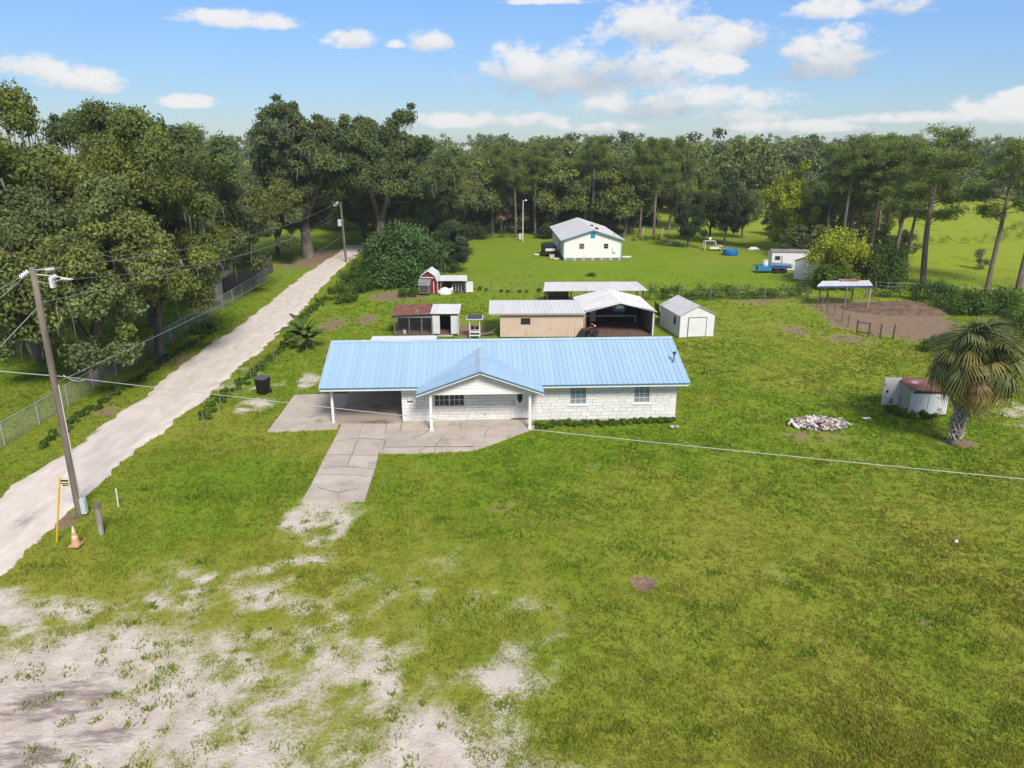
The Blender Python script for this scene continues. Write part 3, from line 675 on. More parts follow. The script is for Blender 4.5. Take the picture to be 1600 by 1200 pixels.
def pine(seed, H, base, R, nc, per, m=None, tr=.22):
    rng = np.random.default_rng(seed); rr = random.Random(seed); mb = MB()
    lean = Vector((rr.uniform(-.6, .6), rr.uniform(-.4, .4), 0))
    P = lambda t: Vector((0, 0, H * t)) + lean * t * t + Vector((math.sin(t * 5 + seed) * .12, math.cos(t * 4 + seed) * .1, 0))
    ts = [-.02, .02, .15, .3, .45, .6, .75, .88, .97]; mb.tube([P(t) for t in ts], [tr * 1.25, tr, tr * .93, tr * .86, tr * .78, tr * .68, tr * .5, tr * .3, tr * .1], 8)
    cen = []
    for i in range(nc):
        t = base + (1 - base) * (i + rr.random()) / nc; q = (t - base) / (1 - base)
        env = R * (.45 + .65 * math.sin(min(1, q * 1.05 + .12) * PI) ** .7) * rr.uniform(.45, 1.05)
        if q < .15: env *= .8
        a = rr.uniform(0, 6.28); o = P(min(t - .02, .97)); e = P(t) + Vector((math.cos(a) * env, math.sin(a) * env, rr.uniform(.1, .7)))
        mb.tube([o, (o + e) / 2 + Vector((0, 0, rr.uniform(-.2, .2))), e], [.05, .035, .015], 4, False); cen.append(e)
        if env > 1.2: cen.append((o * .4 + e * .6) + Vector((rr.uniform(-.5, .5), rr.uniform(-.5, .5), .25)))
    for k in range(3):                                   # dead stubs on the bare trunk
        t = rr.uniform(.35, base); a = rr.uniform(0, 6.28); o = P(t); mb.tube([o, o + Vector((math.cos(a) * .9, math.sin(a) * .9, rr.uniform(-.1, .4)))], [.035, .01], 4, False)
    cen = np.array([tuple(c) for c in cen]); rad = np.random.default_rng(seed).uniform(.55, .95, len(cen))
    crown = clump_leaves('crown', cen, rad, per, .34, .075, m or M_PINE, seed + 5, flat=.8, hue=.35, needle=True, shell=.6)
    return dict(H=H, R=R, parts=[('trunk', mb.mesh('trunk', M_PBARK, True)), ('crown', crown)])
def plant(proto, name, label, cat, x, y, H, rz, wide=1.0, group=None, lean=(0, 0)):
    o = thing(name, label, cat, (x, y, -.06), rz, group); s = H / proto['H']; o.scale = (s * wide, s * wide, s); o.rotation_euler = (lean[0], lean[1], rz)
    for n, me in proto["parts"]:
        c_ = inst(n, me, o)
        if n == "moss": c_["kind"] = "stuff"
    return o
OAK_A = broadleaf(21, 16, 7.0, 1.0, 95, 820, .28, M_OAK, .42, .34, 6, 26, hue=.8, crad=(1.0, 1.75), lob=.4, spiky=30)
OAK_B = broadleaf(22, 17, 6.8, 1.8, 85, 820, .28, M_OAK2, .40, .36, 6, 30, hue=.6, crad=(1.0, 1.7), lob=.5, spiky=40)
OAK_C = broadleaf(23, 14, 7.2, .8, 100, 820, .28, M_OAKB, .38, .3, 6, 40, hue=.8, crad=(1.0, 1.7), lob=.3, spiky=20, under=-.8)
OAK_BIG = broadleaf(24, 20, 9.5, 4.2, 140, 520, .40, M_OAK2, .8, .30, 7, 110, hue=.35, crad=(1.0, 1.7), lob=.45, spiky=60)
ROUND = broadleaf(31, 12, 5.5, 1.2, 55, 300, .40, M_OAKB, .3, .3, 5, 16, hue=.6, crad=(1.1, 1.8))
ROUND2 = broadleaf(32, 12, 5.0, 1.5, 50, 300, .40, M_OAK, .3, .3, 5, 0, hue=.7, crad=(1.0, 1.7))
ROUND3 = broadleaf(33, 12, 5.2, .8, 55, 300, .40, M_DARK, .3, .3, 5, 0, hue=.3, crad=(1.0, 1.7), under=-.9)
LIME = broadleaf(34, 12, 4.0, .8, 55, 300, .36, M_YEL, .22, .3, 5, 0, hue=.5, crad=(.8, 1.4), under=-.9)
PINES = [pine(41, 15, .52, 2.9, 34, 210), pine(42, 15, .58, 2.6, 30, 210), pine(43, 15, .42, 3.1, 38, 210)]
def low_tree(seed, m, H=12, R=5, base=.5): return broadleaf(seed, H, R, base, 26, 130, .75, m, .25, .3, 4, 0, hue=.5, crad=(1.3, 2.2), under=-.95)
LOWS = [low_tree(51, M_OAKB), low_tree(52, M_OAK), low_tree(53, M_OAK2), low_tree(54, M_OAKB, 13, 4.4), low_tree(55, M_OAK, 14, 4.2, 2)]
def bush(name, label, px, py, w, d, h, m, seed, leaf=.2, n=14, per=220, cat='bush', group=None, xy=None, hue=.5):
    p = G(px, py) if xy is None else Vector((*xy, 0)); rng = np.random.default_rng(seed)
    o = thing(name, label, cat, (p.x, p.y, -.06), 0, group)
    cen = []
    for i in range(n):
        a = rng.uniform(0, 6.28); r = rng.uniform(0, 1) ** .5 * .78; zz = rng.uniform(.1, 1) * (1 - .55 * r * r)
        cen.append((math.cos(a) * r * w / 2, math.sin(a) * r * d / 2, max(.12 * h, zz * h * .86)))
    cen = np.array(cen); rad = rng.uniform(.7, 1.15, n) * min(w, d, h * 1.6) * .24
    inst('foliage', clump_leaves('foliage', cen, rad, per, leaf, leaf * .6, m, seed, flat=.85, hue=hue), o)
    mb = MB()
    for c in cen[:6]: mb.tube([(c[0] * .2, c[1] * .2, -.1), (c[0] * .6, c[1] * .6, c[2] * .6), tuple(c)], [.05, .035, .01], 5, False)
    mb.build('stem', M_BARK, o)
    return o

# ------------------------------------------------------------------ trees
OAKS = [(OAK_C, -27.0, 45.2, 14.0, .3, .95, 'nearest low spreading oak, its crown brushing the chain-link fence beside the lane'),
        (OAK_A, -34.0, 51.0, 18.6, 3.4, .95, 'tall oak rising at the left edge behind the nearest oak'),
        (OAK_B, -40.5, 46.0, 17.5, 2.2, 1.0, 'dark oak at the left frame edge beside the tall corner oak'),
        (OAK_A, -25.6, 51.6, 15.6, 4.1, .88, 'golden-green oak with thick grey trunk standing against the fence by the lane'),
        (OAK_B, -30.5, 61.0, 18.2, .7, .85, 'dark feathery-topped oak behind the golden-green fence oak'),
        (OAK_C, -30.0, 71.0, 15.6, 2.0, .90, 'third oak along the lane before the brown board fence'),
        (OAK_A, -36.5, 82.0, 15.5, 5.0, .95, 'oak behind the brown board fence on the left'),
        (OAK_C, -33.5, 95.0, 14.0, 1.1, 1.0, 'mossy low oak shading the lane past the board fence'),
        (OAK_BIG, -18.4, 105.0, 18.6, .4, .92, 'massive forked live oak draped with moss at the end of the lane'),
        (OAK_BIG, -27.8, 101.0, 19.6, 2.6, .98, 'moss-hung live oak arching over the lane from its left side'),
        (OAK_C, -13.0, 113.5, 15.0, .9, .80, 'rounded grey-green oak right of the massive forked live oak'),
        (ROUND, -8.5, 121.0, 11.0, 2.4, 1.0, 'shaded oak at the back lawn corner near the lamp pole'),
        (OAK_C, -26.0, 132.0, 15.0, 3.3, 1.0, 'shaded oak closing the far end of the lane'),
        (OAK_C, -23.5, 119.0, 13.0, 4.2, 1.05, 'low mossy oak whose crown closes over the lane end'), (OAK_C, -33.0, 104.0, 13.0, 5.2, 1.0, 'drooping oak left of the distant lane pole')]
for k, (pr, x, y, H, rz, w, lab) in enumerate(OAKS): plant(pr, 'oak_tree', lab, 'tree', x, y, H, rz, w, 'oaks along the lane')
# trees behind the back lawn
rt = random.Random(3)
BACK = [(px, py, p, H) for px, py, p, H in ((655, 362, 0, 13), (700, 360, 3, 14), (735, 364, 1, 13), (770, 362, 'p0', 14.5), (790, 358, 3, 13.5), (805, 366, 'p1', 14), (835, 363, 'p2', 14.3), (850, 358, 4, 14.5),
        (870, 362, 1, 12.6), (892, 358, 0, 14), (925, 364, 'p0', 15.5), (950, 360, 3, 14.5), (975, 366, 1, 12), (1000, 367, 'p1', 15), (1022, 368, 'p0', 15.2), (1045, 355, 4, 15), (965, 352, 0, 15.5), (1062, 350, 1, 13), (905, 350, 3, 15.3), (1018, 350, 2, 15), (750, 350, 3, 15), (700, 352, 2, 14.5), (820, 350, 0, 15.5))]
BNAMES = []
ORD = 'first second third fourth fifth sixth seventh eighth ninth tenth eleventh twelfth thirteenth fourteenth fifteenth sixteenth seventeenth'.split()
BACK.sort(key=lambda q: q[0]); nP = nB = 0
for i, (px, py, p, H) in enumerate(BACK):
    g = G(px, py + 4)
    if isinstance(p, str):
        nP += 1; plant(PINES[int(p[1])], 'pine_tree', ORD[nP - 1] + ' slender pine from the lane end in the tree line behind the back lawn', 'tree', g.x, g.y, H, rt.uniform(0, 6.28), rt.uniform(.95, 1.2), 'pines behind the back lawn')
    else:
        nB += 1; plant([ROUND, ROUND2, ROUND3, OAK_C, OAK_A][p], 'broadleaf_tree', ORD[nB - 1] + ' broadleaf tree from the lane end in the line behind the back lawn', 'tree', g.x, g.y, H, rt.uniform(0, 6.28), rt.uniform(.62, .8) if p > 2 else rt.uniform(.9, 1.1), 'broadleaf trees behind the back lawn')
for px, py, pr, H, w, lab in ((1075, 386, ROUND3, 8.6, .8, 'dark rounded tree beside the white playset'), (1132, 382, ROUND3, 10.2, .75, 'taller dark tree behind the blue pool'), (1108, 376, ROUND2, 9.5, .8, 'olive tree between the two dark trees behind the playset'),
                          (1160, 372, ROUND, 8, .8, 'small grey-green tree left of the lime-topped tree'), (1228, 394, LIME, 12.2, .82, 'lime-topped pointed tree behind the two white sheds'),
                          (1262, 390, ROUND, 10, .9, 'shaded tree between lime-topped tree and pine grove'), (1345, 388, ROUND2, 9.5, 1.0, 'broadleaf tree inside the pine grove'), (1300, 378, ROUND, 11, 1.0, 'grey broadleaf tree at the back of the pine grove'), (1405, 372, ROUND2, 10.5, .9, 'broadleaf tree at the field side of the pine grove')):
    g = G(px, py); plant(pr, 'broadleaf_tree', lab, 'tree', g.x, g.y, H, rt.uniform(0, 6.28), w, 'trees round the back lawn')
for k, (px, py, H, w, ly) in enumerate(((1288, 404, 14.0, 1.1, 0), (1312, 410, 14.6, 1.05, 0), (1335, 404, 15.2, 1.15, 0), (1358, 412, 14.6, 1.1, .02), (1378, 404, 15.4, 1.1, 0), (1398, 414, 14.6, 1.1, .03), (1322, 396, 15.4, 1.1, 0), (1366, 394, 15.6, 1.1, 0))):
    g = G(px, py); plant(PINES[k % 3], 'pine_tree', ORD[sorted((1288, 1312, 1335, 1358, 1378, 1398, 1322, 1366)).index(px)] + ' tall pine from the lime-topped tree in the grove behind the shrubs', 'tree', g.x, g.y, H, k * 1.3, w, 'pines in the grove', (0, ly))
for k, (px, py, H, w, ly, lab) in enumerate(((1412, 428, 13.8, 1.0, .05, 'shorter pine with drooping boughs at the grove edge'), (1440, 440, 15.8, 1.45, .05, 'tall leaning pine standing clear at the edge of the bright field'),
        (1542, 462, 14.6, 1.15, .03, 'lone pine with crooked side stem at the field fence'), (1592, 452, 14.8, 1.35, .03, 'pine at the right frame edge by the field fence'))):
    g = G(px, py); plant(PINES[(k + 1) % 3], 'pine_tree', lab, 'tree', g.x, g.y, H, k * 2 + .4, w, None, (0, ly))
# mid-distance wood, tree by tree
cnt = 0
for row, (Yr, x0, x1, st, H) in enumerate(((150, -48, 22, 6.5, 13.5), (168, -50, 60, 7.0, 14.5), (190, -55, 96, 7.5, 15.5), (222, 84, 190, 7.5, 14.5), (215, -60, 84, 8.5, 16.0), (240, 70, 205, 8.5, 16.0))):
    x = x0
    while x < x1:
        X_, Y_ = x + rt.uniform(-2, 2), Yr + rt.uniform(-6, 6); h = H * rt.uniform(.84, 1.12)
        pr = LOWS[rt.randrange(5)]; cnt += 1
        plant(pr, 'woodland_tree', 'distant woodland tree in the band beyond the lawns and field', 'tree', X_, Y_, h, rt.uniform(0, 6.28), rt.uniform(.9, 1.2), 'woodland trees in the distance')
        x += st * rt.uniform(.75, 1.25)
for (Yr, x0, x1, st, H) in ((131, -20, 22, 3.4, 5.0), (138, -40, 19, 4.0, 6.0), (160, 46, 62, 5.0, 5.5), (181, 20, 84, 5.0, 6.5), (128, 46, 62, 4, 5), (212, 84, 185, 5.0, 5.0), (100, 38, 52, 3.4, 4.6)):
    x = x0
    while x < x1:
        plant(LOWS[rt.randrange(4)], 'understory_shrub', 'bushy understorey shrub filling the gaps between trunks of the back woods', 'shrub', x + rt.uniform(-1, 1), Yr + rt.uniform(-3, 3), H * rt.uniform(.7, 1.3), rt.uniform(0, 6.28), rt.uniform(1.0, 1.5), 'understorey shrubs below the woods')
        x += st * rt.uniform(.75, 1.25)
# the far wood reads as one mass
fr = np.random.default_rng(8); cs, rs_ = [], []
for Yr, H in ((265, 17), (300, 17.5), (345, 18), (400, 19), (470, 20), (560, 21.5)):
    for x in np.arange(-.36 * Yr - 40, .82 * Yr, 8.5):
        h = H * fr.uniform(.72, 1.12); xx, yy = x + fr.uniform(-3, 3), Yr + fr.uniform(-12, 12)
        for q in range(7): cs.append((xx + fr.normal(0, 2.6), yy + fr.normal(0, 2.0), h * fr.uniform(.35, .93))); rs_.append(fr.uniform(1.6, 2.7))
fw = clump_leaves('forest', np.array(cs), np.array(rs_), 60, 1.25, .8, M_OAKB, 99, hue=.5)
tag(link(bpy.data.objects.new('forest', fw)), 'far dark wood along the horizon', 'wood', None, 'stuff')
# ------------------------------------------------------------------ bushes and hedges
for a in (('shrub', 'big glossy laurel bush left of the red coop', 618, 446, 8.5, 6, 7.2, M_LAUREL, 61, .30, 34, 420), ('shrub', 'glossy laurel bush clump against the dark conical tree', 662, 440, 7, 6, 6.6, M_LAUREL, 62, .30, 30, 420),
          ('shrub', 'low green scrub on the lane verge under the laurel', 560, 455, 5, 5, 2.4, M_BUSH, 63, .2, 18, 300), ('shrub', 'leafy scrub between pole and laurel by the lane', 575, 432, 5, 4, 3.4, M_WEED, 64, .22, 18, 300),
          ('shrub', 'rounded verge bush in front of the laurel bush', 535, 470, 4, 4, 1.7, M_WEED, 65, .18, 14, 260), ('shrub', 'dark low bush left of the red coop front', 636, 462, 2.2, 2, 1.3, M_BUSH, 66, .15, 9, 200),
          ('shrub', 'lime-yellow shrub behind the shade shelter, brightest of the bushes', 1312, 447, 7.6, 5, 7.0, M_YEL, 67, .26, 36, 420), ('shrub', 'dark green shrub mass right of the lime-yellow shrub', 1372, 446, 6.5, 5, 5.4, M_BUSH, 68, .26, 26, 380),
          ('shrub', 'green lower shrub in front of the lime-yellow shrub', 1300, 452, 4.5, 3, 3.4, M_WEED, 69, .24, 16, 300),
          ('shrub', 'dark round bush under trees at the lawn edge behind the rear house', 1000, 352, 8, 6, 4.5, M_DARK, 70, .35, 20, 200), ('shrub', 'leggy shrub standing alone in the bright field', 1532, 420, 2.2, 2.2, 3.2, M_OAKB, 71, .2, 9, 120),
          ('shrub', 'weedy bush at right frame edge beyond the palm', 1590, 525, 4, 4, 2.4, M_BUSH, 72, .2, 16, 280), ('shrub', 'leafy bush near the fence right of the paddock', 1495, 486, 6, 4, 2.3, M_WEED, 73, .2, 18, 300),
          ('shrub', 'olive scrub behind the palm crown', 1545, 490, 6, 4, 2.6, M_WEED, 74, .2, 18, 300), ('shrub', 'dark scrub at the paddock back corner', 1455, 470, 5, 3, 2.0, M_BUSH, 75, .2, 16, 260), ('shrub', 'small clump of weeds in the rear lawn', 925, 431, 1.6, 1.2, .7, M_WEED, 76, .15, 6, 120),
          ('shrub', 'dark scrub at the foot of the back tree line by the lamp pole', 850, 372, 7, 4, 3.0, M_DARK, 77, .3, 16, 180), ('shrub', 'scrub below the pines left of the lamp pole', 745, 374, 9, 4, 3.4, M_DARK, 78, .3, 18, 180),
          ('shrub', 'bush at the paddock gate side below the palm', 1455, 548, 2.2, 2, 1.1, M_WEED, 79, .16, 9, 160), ('shrub', 'low bush beside the fence under the brown board wall', 318, 520, 2.5, 2, 1.2, M_WEED, 80, .15, 9, 200)): bush(*a)
con = broadleaf(81, 7.5, 3.0, .3, 70, 330, .22, M_DARK, .18, .3, 3, 0, hue=.15, crad=(.5, .9), under=-.95, lob=.1)
g = G(708, 424); plant(con, 'dark_conical_tree', 'dark blue-green conical tree behind the lean-to coop', 'tree', g.x, g.y, 6.8, .5, 1.0)
# dead brown tree
dead = broadleaf(82, 6, 1.7, 1.0, 14, 50, .22, mat('dead_leaf', (.30, .18, .14), .9, attr='tint'), .14, .3, 5, 0, hue=.2, crad=(.4, .8))
g = G(785, 366); plant(dead, 'dead_tree', 'small dead reddish-brown tree at the back lawn edge', 'tree', g.x, g.y, 6.4, 0, 1.0)
def hedge(label, pts, w, h, m, seed, sp=1.0):
    P0 = [G(*p) for p in pts]; o = thing('hedge', label, 'hedge', (P0[0].x, P0[0].y, -.06)); rng = np.random.default_rng(seed); cen = []
    for a, b in zip(P0[:-1], P0[1:]):
        n = max(2, int((b - a).length / .55 * sp))
        for i in range(n):
            q = a + (b - a) * (i + rng.uniform()) / n - P0[0]; cen.append((q.x + rng.normal(0, w * .25), q.y + rng.normal(0, w * .25), h * rng.uniform(.2, .8)))
    cen = np.array(cen); rad = rng.uniform(.35, .6, len(cen)) * h
    inst('foliage', clump_leaves('foliage', cen, rad, 110, .17, .1, m, seed, hue=.4), o)
hedge('dark overgrown fence-line hedge between back lawn and sheds', [(1010, 468), (1090, 467), (1180, 466), (1262, 464)], .9, 1.5, M_BUSH, 91, 1.9)
hedge('overgrown scrub along the fence behind the paddock', [(1360, 462), (1430, 466), (1500, 472)], 1.2, 1.6, M_BUSH, 92)
hedge('weedy strip on the fence line right of the paddock', [(1500, 476), (1560, 482), (1620, 490)], 1.6, 1.5, M_WEED, 93)
hedge('thin weedy fence line behind the red coop', [(735, 452), (770, 456), (850, 457)], .5, .45, M_WEED, 94, .6)
hedge('dark weeds growing along the white stone front wall', [(833, 667), (880, 663), (950, 661), (1052, 656)], .6, .20, M_WEED, 95, 9.0)
hedge('weeds on the fence foot left of the lane', [(60, 700), (150, 635), (260, 562), (330, 520)], .7, .28, M_WEED, 96, 3.0)
hedge('scrub strip on the right verge of the lane', [(320, 655), (345, 620), (395, 585), (440, 545), (470, 500), (510, 465)], .9, .28, M_WEED, 97, 3.0)
hedge('weeds round the foot of the ruined block shed', [(1386, 640), (1408, 648), (1422, 652), (1470, 655)], .3, .45, M_WEED, 98, 1.8)
hedge('dark brush below the tree line left of the white rear house', [(690, 376), (740, 372), (800, 370)], 1.5, 1.5, M_DARK, 99)
hedge('brush along the wire fence beyond the rear house', [(985, 376), (1040, 374), (1075, 372)], 1.0, .9, M_WEED, 100)
hedge('tall reedy clumps across the bright field', [(1425, 382), (1480, 378), (1530, 380), (1620, 372)], 3.0, 1.4, M_YEL, 101, .5)
hedge('darker rush clump far in the bright field', [(1560, 365), (1620, 362)], 2.0, 1.8, M_WEED, 102, .6)

# ------------------------------------------------------------------ palm
def palm():
    g = G(1490, 692); o = thing('palm_tree', 'shaggy cabbage palm with criss-cross trunk beside the ruined shed', 'tree', (g.x, g.y, -.05))
    TR = mat('palm_trunk', (.20, .17, .145), .95, (.10, .085, .075), 6, .8, 20); BT = mat('palm_boot', (.46, .41, .37), .9, (.34, .30, .27), 5, .5, 20)
    Ht = 4.2; C0 = lambda z: Vector((.35 * (max(z, 0) / Ht) ** 1.5, 0, z))
    MB().tube([C0(z) for z in (-.2, .2, .8, 1.6, 2.4, 3.2, 3.9, 4.4)], [.34, .25, .23, .23, .25, .3, .3, .2], 12).build('trunk', TR, o, True)
    bm_ = MB().add([(-.055, 0, 0), (.055, 0, 0), (.035, -.10, .34), (-.035, -.10, .34), (0, -.05, -.04), (0, -.16, .36)], [(0, 1, 4), (0, 4, 5, 3), (4, 1, 2, 5), (3, 5, 2), (0, 3, 2, 1)]).mesh('leaf_boot', BT)
    for r in range(15):
        for k in range(9):
            z = .35 + r * .2; a = 2 * PI * (k + .5 * (r % 2)) / 9; c = C0(z); rad = .23 + .07 * max(0, (z - 1.6)) / 1.6
            inst('leaf_boot', bm_, o, (c.x + math.cos(a) * rad, math.sin(a) * rad, z), (random.uniform(-.1, .1), random.choice((-.5, .5)), a + PI / 2))
    def frond(seed, m, droop, rad=.92, pet=1.6):
        r = random.Random(seed); mb = MB(); mb.tube([(0, 0, 0), (pet * .5, 0, .05), (pet, 0, -.02)], [.03, .022, .015], 4, False)
        n = 24
        for i in range(n):
            a = (-1 + 2 * (i + .5) / n) * 2.35; L = rad * (1.0 - .22 * abs(a) / 2.35) * r.uniform(.85, 1.1); w = .05
            ux, uy = math.cos(a), math.sin(a); zz = [0, .10 - .02 * abs(a), -.12 - droop * .25, -.45 - droop * .7]
            pts = [(pet + ux * L * t - (1 - t) * 0, uy * L * t, zz[j] + r.uniform(-.03, .03)) for j, t in enumerate((.02, .4, .72, 1.0))]; ww = [.012, w, w * .8, .006]
            vs = []
            for (x, y, z), q in zip(pts, ww): vs += [(x - uy * q, y + ux * q, z), (x + uy * q, y - ux * q, z + .02)]
            mb.add(vs, [(0, 1, 3, 2), (2, 3, 5, 4), (4, 5, 7, 6)])
        return mb.mesh('frond', m)
    FG = [mat('frond_a', (.14, .165, .035), .55, (.095, .12, .024), 4, rnd=.25, trans=.15), mat('frond_b', (.24, .20, .045), .55, (.16, .145, .03), 4, rnd=.2, trans=.15), mat('frond_c', (.20, .13, .05), .7, (.13, .09, .04), 4, rnd=.2), mat('frond_dead', (.24, .19, .15), .9, (.15, .115, .09), 4, rnd=.2), mat('frond_pale', (.24, .27, .12), .5, (.17, .20, .07), 4, rnd=.2, trans=.15)]
    fm = [[frond(10 * k + j, FG[k], .3 + .45 * j) for j in range(3)] for k in range(5)]
    rp = random.Random(4); n = 135
    for i in range(n):
        t = (i + .5) / n; elv = math.radians(88 - 136 * t ** .95); a = i * 2.39996 + rp.uniform(-.2, .2)
        k = 4 if t < .22 and rp.random() < .5 else 0 if t < .5 else rp.choice((0, 0, 1, 1, 2)) if t < .9 else rp.choice((1, 2, 3))
        c = C0(4.05 + .5 * (1 - t)); s = rp.uniform(.76, .98)
        inst('frond', fm[k][rp.randrange(3)], o, (c.x, c.y, c.z), (rp.uniform(-.8, .8), -elv + rp.uniform(-.2, .2), a), (s * rp.uniform(.8, 1.05), s, s))
palm()
def banana():
    g = G(478, 543); o = thing('banana_plant', 'banana plant with arching leaves between the lane and blue roof', 'plant', (g.x, g.y, -.05))
    MS = mat('banana_stem', (.13, .13, .05), .7); ML = mat('banana_leaf', (.13, .19, .035), .5, (.09, .14, .025), 3, rnd=.25, trans=.3)
    for i, (x, y, h) in enumerate(((0, 0, 1.3), (.5, .2, 1.0), (-.5, .1, 1.1), (.15, -.4, .8))): MB().tube([(x, y, -.1), (x * 1.1, y * 1.1, h)], [.1, .06], 7).build('stem', MS, o)
    def leaf(seed):
        r = random.Random(seed); L = r.uniform(1.3, 1.8); mb = MB(); vs = []; n = 8
        for i in range(n + 1):
            t = i / n; x = L * t; z = .9 * L * t * (1 - .75 * t) * r.uniform(.95, 1.05); w = .24 * math.sin(PI * min(1, .08 + t * .92)) ** .6 + .01
            vs += [(x, -w, z - .06), (x, 0, z), (x, w, z - .06)]
        fs = []
        for i in range(n): fs += [(3 * i, 3 * i + 1, 3 * i + 4, 3 * i + 3), (3 * i + 1, 3 * i + 2, 3 * i + 5, 3 * i + 4)]
        return mb.add(vs, fs).mesh('leaf', ML)
    lm = [leaf(k) for k in range(4)]; rp = random.Random(6)
    for (x, y, h) in ((0, 0, 1.3), (.5, .2, 1.0), (-.5, .1, 1.1), (.15, -.4, .8)):
        for k in range(8): inst('leaf', lm[rp.randrange(4)], o, (x, y, h * rp.uniform(.8, 1)), (rp.uniform(-.3, .3), rp.uniform(-.6, .3), k * .8 + rp.uniform(-.3, .3)), (rp.uniform(.8, 1.15),) * 3)
banana()

# ------------------------------------------------------------------ outbuildings
M_TAN = mat('tan_metal', (.58, .445, .35), .6, (.54, .41, .32), 1, rnd=.03, dirt=((.36, .28, .22), .8, .6, .85)); M_GALV = mat('galvanised', (.66, .65, .64), .5, (.60, .59, .58), 1.5, metal=.05, rnd=.05, dirt=((.36, .35, .34), .9, .60, .85))
M_GALVD = mat('grey_sheet', (.26, .27, .28), .55, (.18, .19, .2), 1.5, metal=.2, rnd=.06); M_RUST = mat('rusty_tin', (.24, .10, .07), .85, (.15, .06, .045), 2, .3, 20, dirt=((.50, .46, .43), 1.1, .55, .7)); M_WOOD = mat('grey_wood', (.20, .17, .145), .9, (.13, .11, .095), 4, .4, 20, stretch=(1, 1, .3), rnd=.15)
M_DKWOOD = mat('dark_wood', (.085, .06, .045), .9, rnd=.1); M_RED = mat('barn_red', (.20, .022, .03), .75, (.15, .017, .024), 3, rnd=.05); M_SHEDW = mat('shed_white', (.68, .672, .66), .55, (.62, .612, .60), 2, dirt=((.55, .54, .51), 1.5, .62, .85)); M_SHING = mat('pale_shingle', (.56, .55, .55), .85, (.50, .49, .49), 2, .4, 30, dirt=((.36, .35, .36), .8, .55, .8))
M_SOIL = mat('brown_soil', (.17, .105, .08), .95, (.11, .07, .055), 2, .6, 20); M_INT = mat('dim_interior', (.05, .05, .05), .9); M_BLUE = mat('blue_plastic', (.012, .13, .42), .4); M_TYRE = mat('tyre', (.02, .02, .02), .8); M_CREAM = mat('cream_paint', (.70, .66, .56), .7, (.64, .60, .50), 2, dirt=((.5, .45, .37), 1, .6, .85))
def ribbed(mb, x0, x1, y, z0, z1, pitch=.23, depth=.02, n=-1):            # ribbed sheet facing -y (n=-1)
    k = max(1, int(round((x1 - x0) / pitch))); w = (x1 - x0) / k
    for i in range(k):
        a = x0 + i * w; p = [(a, 0), (a + .1 * w, depth), (a + .3 * w, depth), (a + .4 * w, 0), (a + w, 0)]
        vs = [(x, y + n * d, z0) for x, d in p] + [(x, y + n * d, z1) for x, d in p]
        mb.add(vs, [(q, q + 1, q + 6, q + 5) for q in range(4)])
    return mb
def roof_sheets(root, name, A, Bp, Cc, D, n, m, th=.02, rib=.03):         # quad A-B (eave) C-D (ridge), split into n sheets, each a part with a rib
    A, Bp, Cc, D = map(Vector, (A, Bp, Cc, D)); nr = (Bp - A).cross(D - A).normalized()
    if nr.z < 0: nr = -nr
    for i in range(n):
        s, e = i / n, (i + 1) / n; g = .0
        q = [A.lerp(Bp, s), A.lerp(Bp, e), D.lerp(Cc, e), D.lerp(Cc, s)]; up = nr * (.004 * (i % 2))
        mb = MB().slab([p + up for p in q], th); mb.bar(q[0] + nr * (rib * .5), q[3] + nr * (rib * .5), .05, rib, up=nr); mb.bar(q[0].lerp(q[1], .5) + nr * (rib * .4), q[3].lerp(q[2], .5) + nr * (rib * .4), .04, rib * .8, up=nr)
        mb.build(name, m, root)
def gable_roof(root, w0, w1, y0, y1, ez, pz, m, n, ov=.15, th=.03, oy=.2, name='roof_sheet', rib=.03):
    c = (w0 + w1) / 2; sl = (pz - ez) / (c - w0)
    for s in (-1, 1):
        xe = (w0 - ov) if s < 0 else (w1 + ov); ze = ez - sl * ov
        roof_sheets(root, name, (xe, y0 - oy, ze + .03), (xe, y1 + oy, ze + .03), (c, y1 + oy, pz + .03), (c, y0 - oy, pz + .03), n, m, th, rib)
def gable_tri(root, name, w0, w1, y, z0, pz, m, t=.06):
    c = (w0 + w1) / 2; a = [(w0, z0), (w1, z0), (c, pz)]
    return MB().add([(x, y, z) for x, z in a] + [(x, y + t, z) for x, z in a], [(0, 1, 2), (5, 4, 3), (0, 3, 4, 1), (1, 4, 5, 2), (2, 5, 3, 0)]).build(name, m, root)

# tan metal workshop with open bay
ws = thing('tan_metal_shed', 'tan ribbed metal shed with pale roof behind the house', 'shed', (-.95, 57.0, 0), .02)
mb = MB(); 
for a, b, z0, z1 in ((0, 1.65, 0, 1.95), (2.4, 6.62, 0, 1.95), (1.65, 2.4, 0, 1.05), (1.65, 2.4, 1.5, 1.95)): ribbed(mb, a, b, 0, z0, z1); mb.box(a, b, .002, .06, z0, z1)
mb.build('front_wall', M_TAN, ws); MB().box(0, .06, .062, 4, 0, 1.95).build('side_wall', M_TAN, ws); MB().box(6.56, 6.62, .062, 4, 0, 1.95).build('side_wall', M_TAN, ws); MB().box(.06, 6.56, 3.94, 4, 0, 1.95).build('back_wall', M_TAN, ws)
wn = MB().box(1.65, 2.4, -.03, .03, 1.47, 1.53).box(1.65, 2.4, -.03, .03, 1.02, 1.08).box(1.65, 1.69, -.03, .03, 1.08, 1.47).box(2.36, 2.4, -.03, .03, 1.08, 1.47).box(1.69, 2.36, -.02, .02, 1.25, 1.3).build('window', mat('dark_bronze', (.07, .06, .055), .5), ws)
for z in (1.08, 1.3): MB().box(1.69, 2.36, .035, .045, z, z + (.17 if z < 1.2 else .17)).build('pane', M_GLASS, wn)
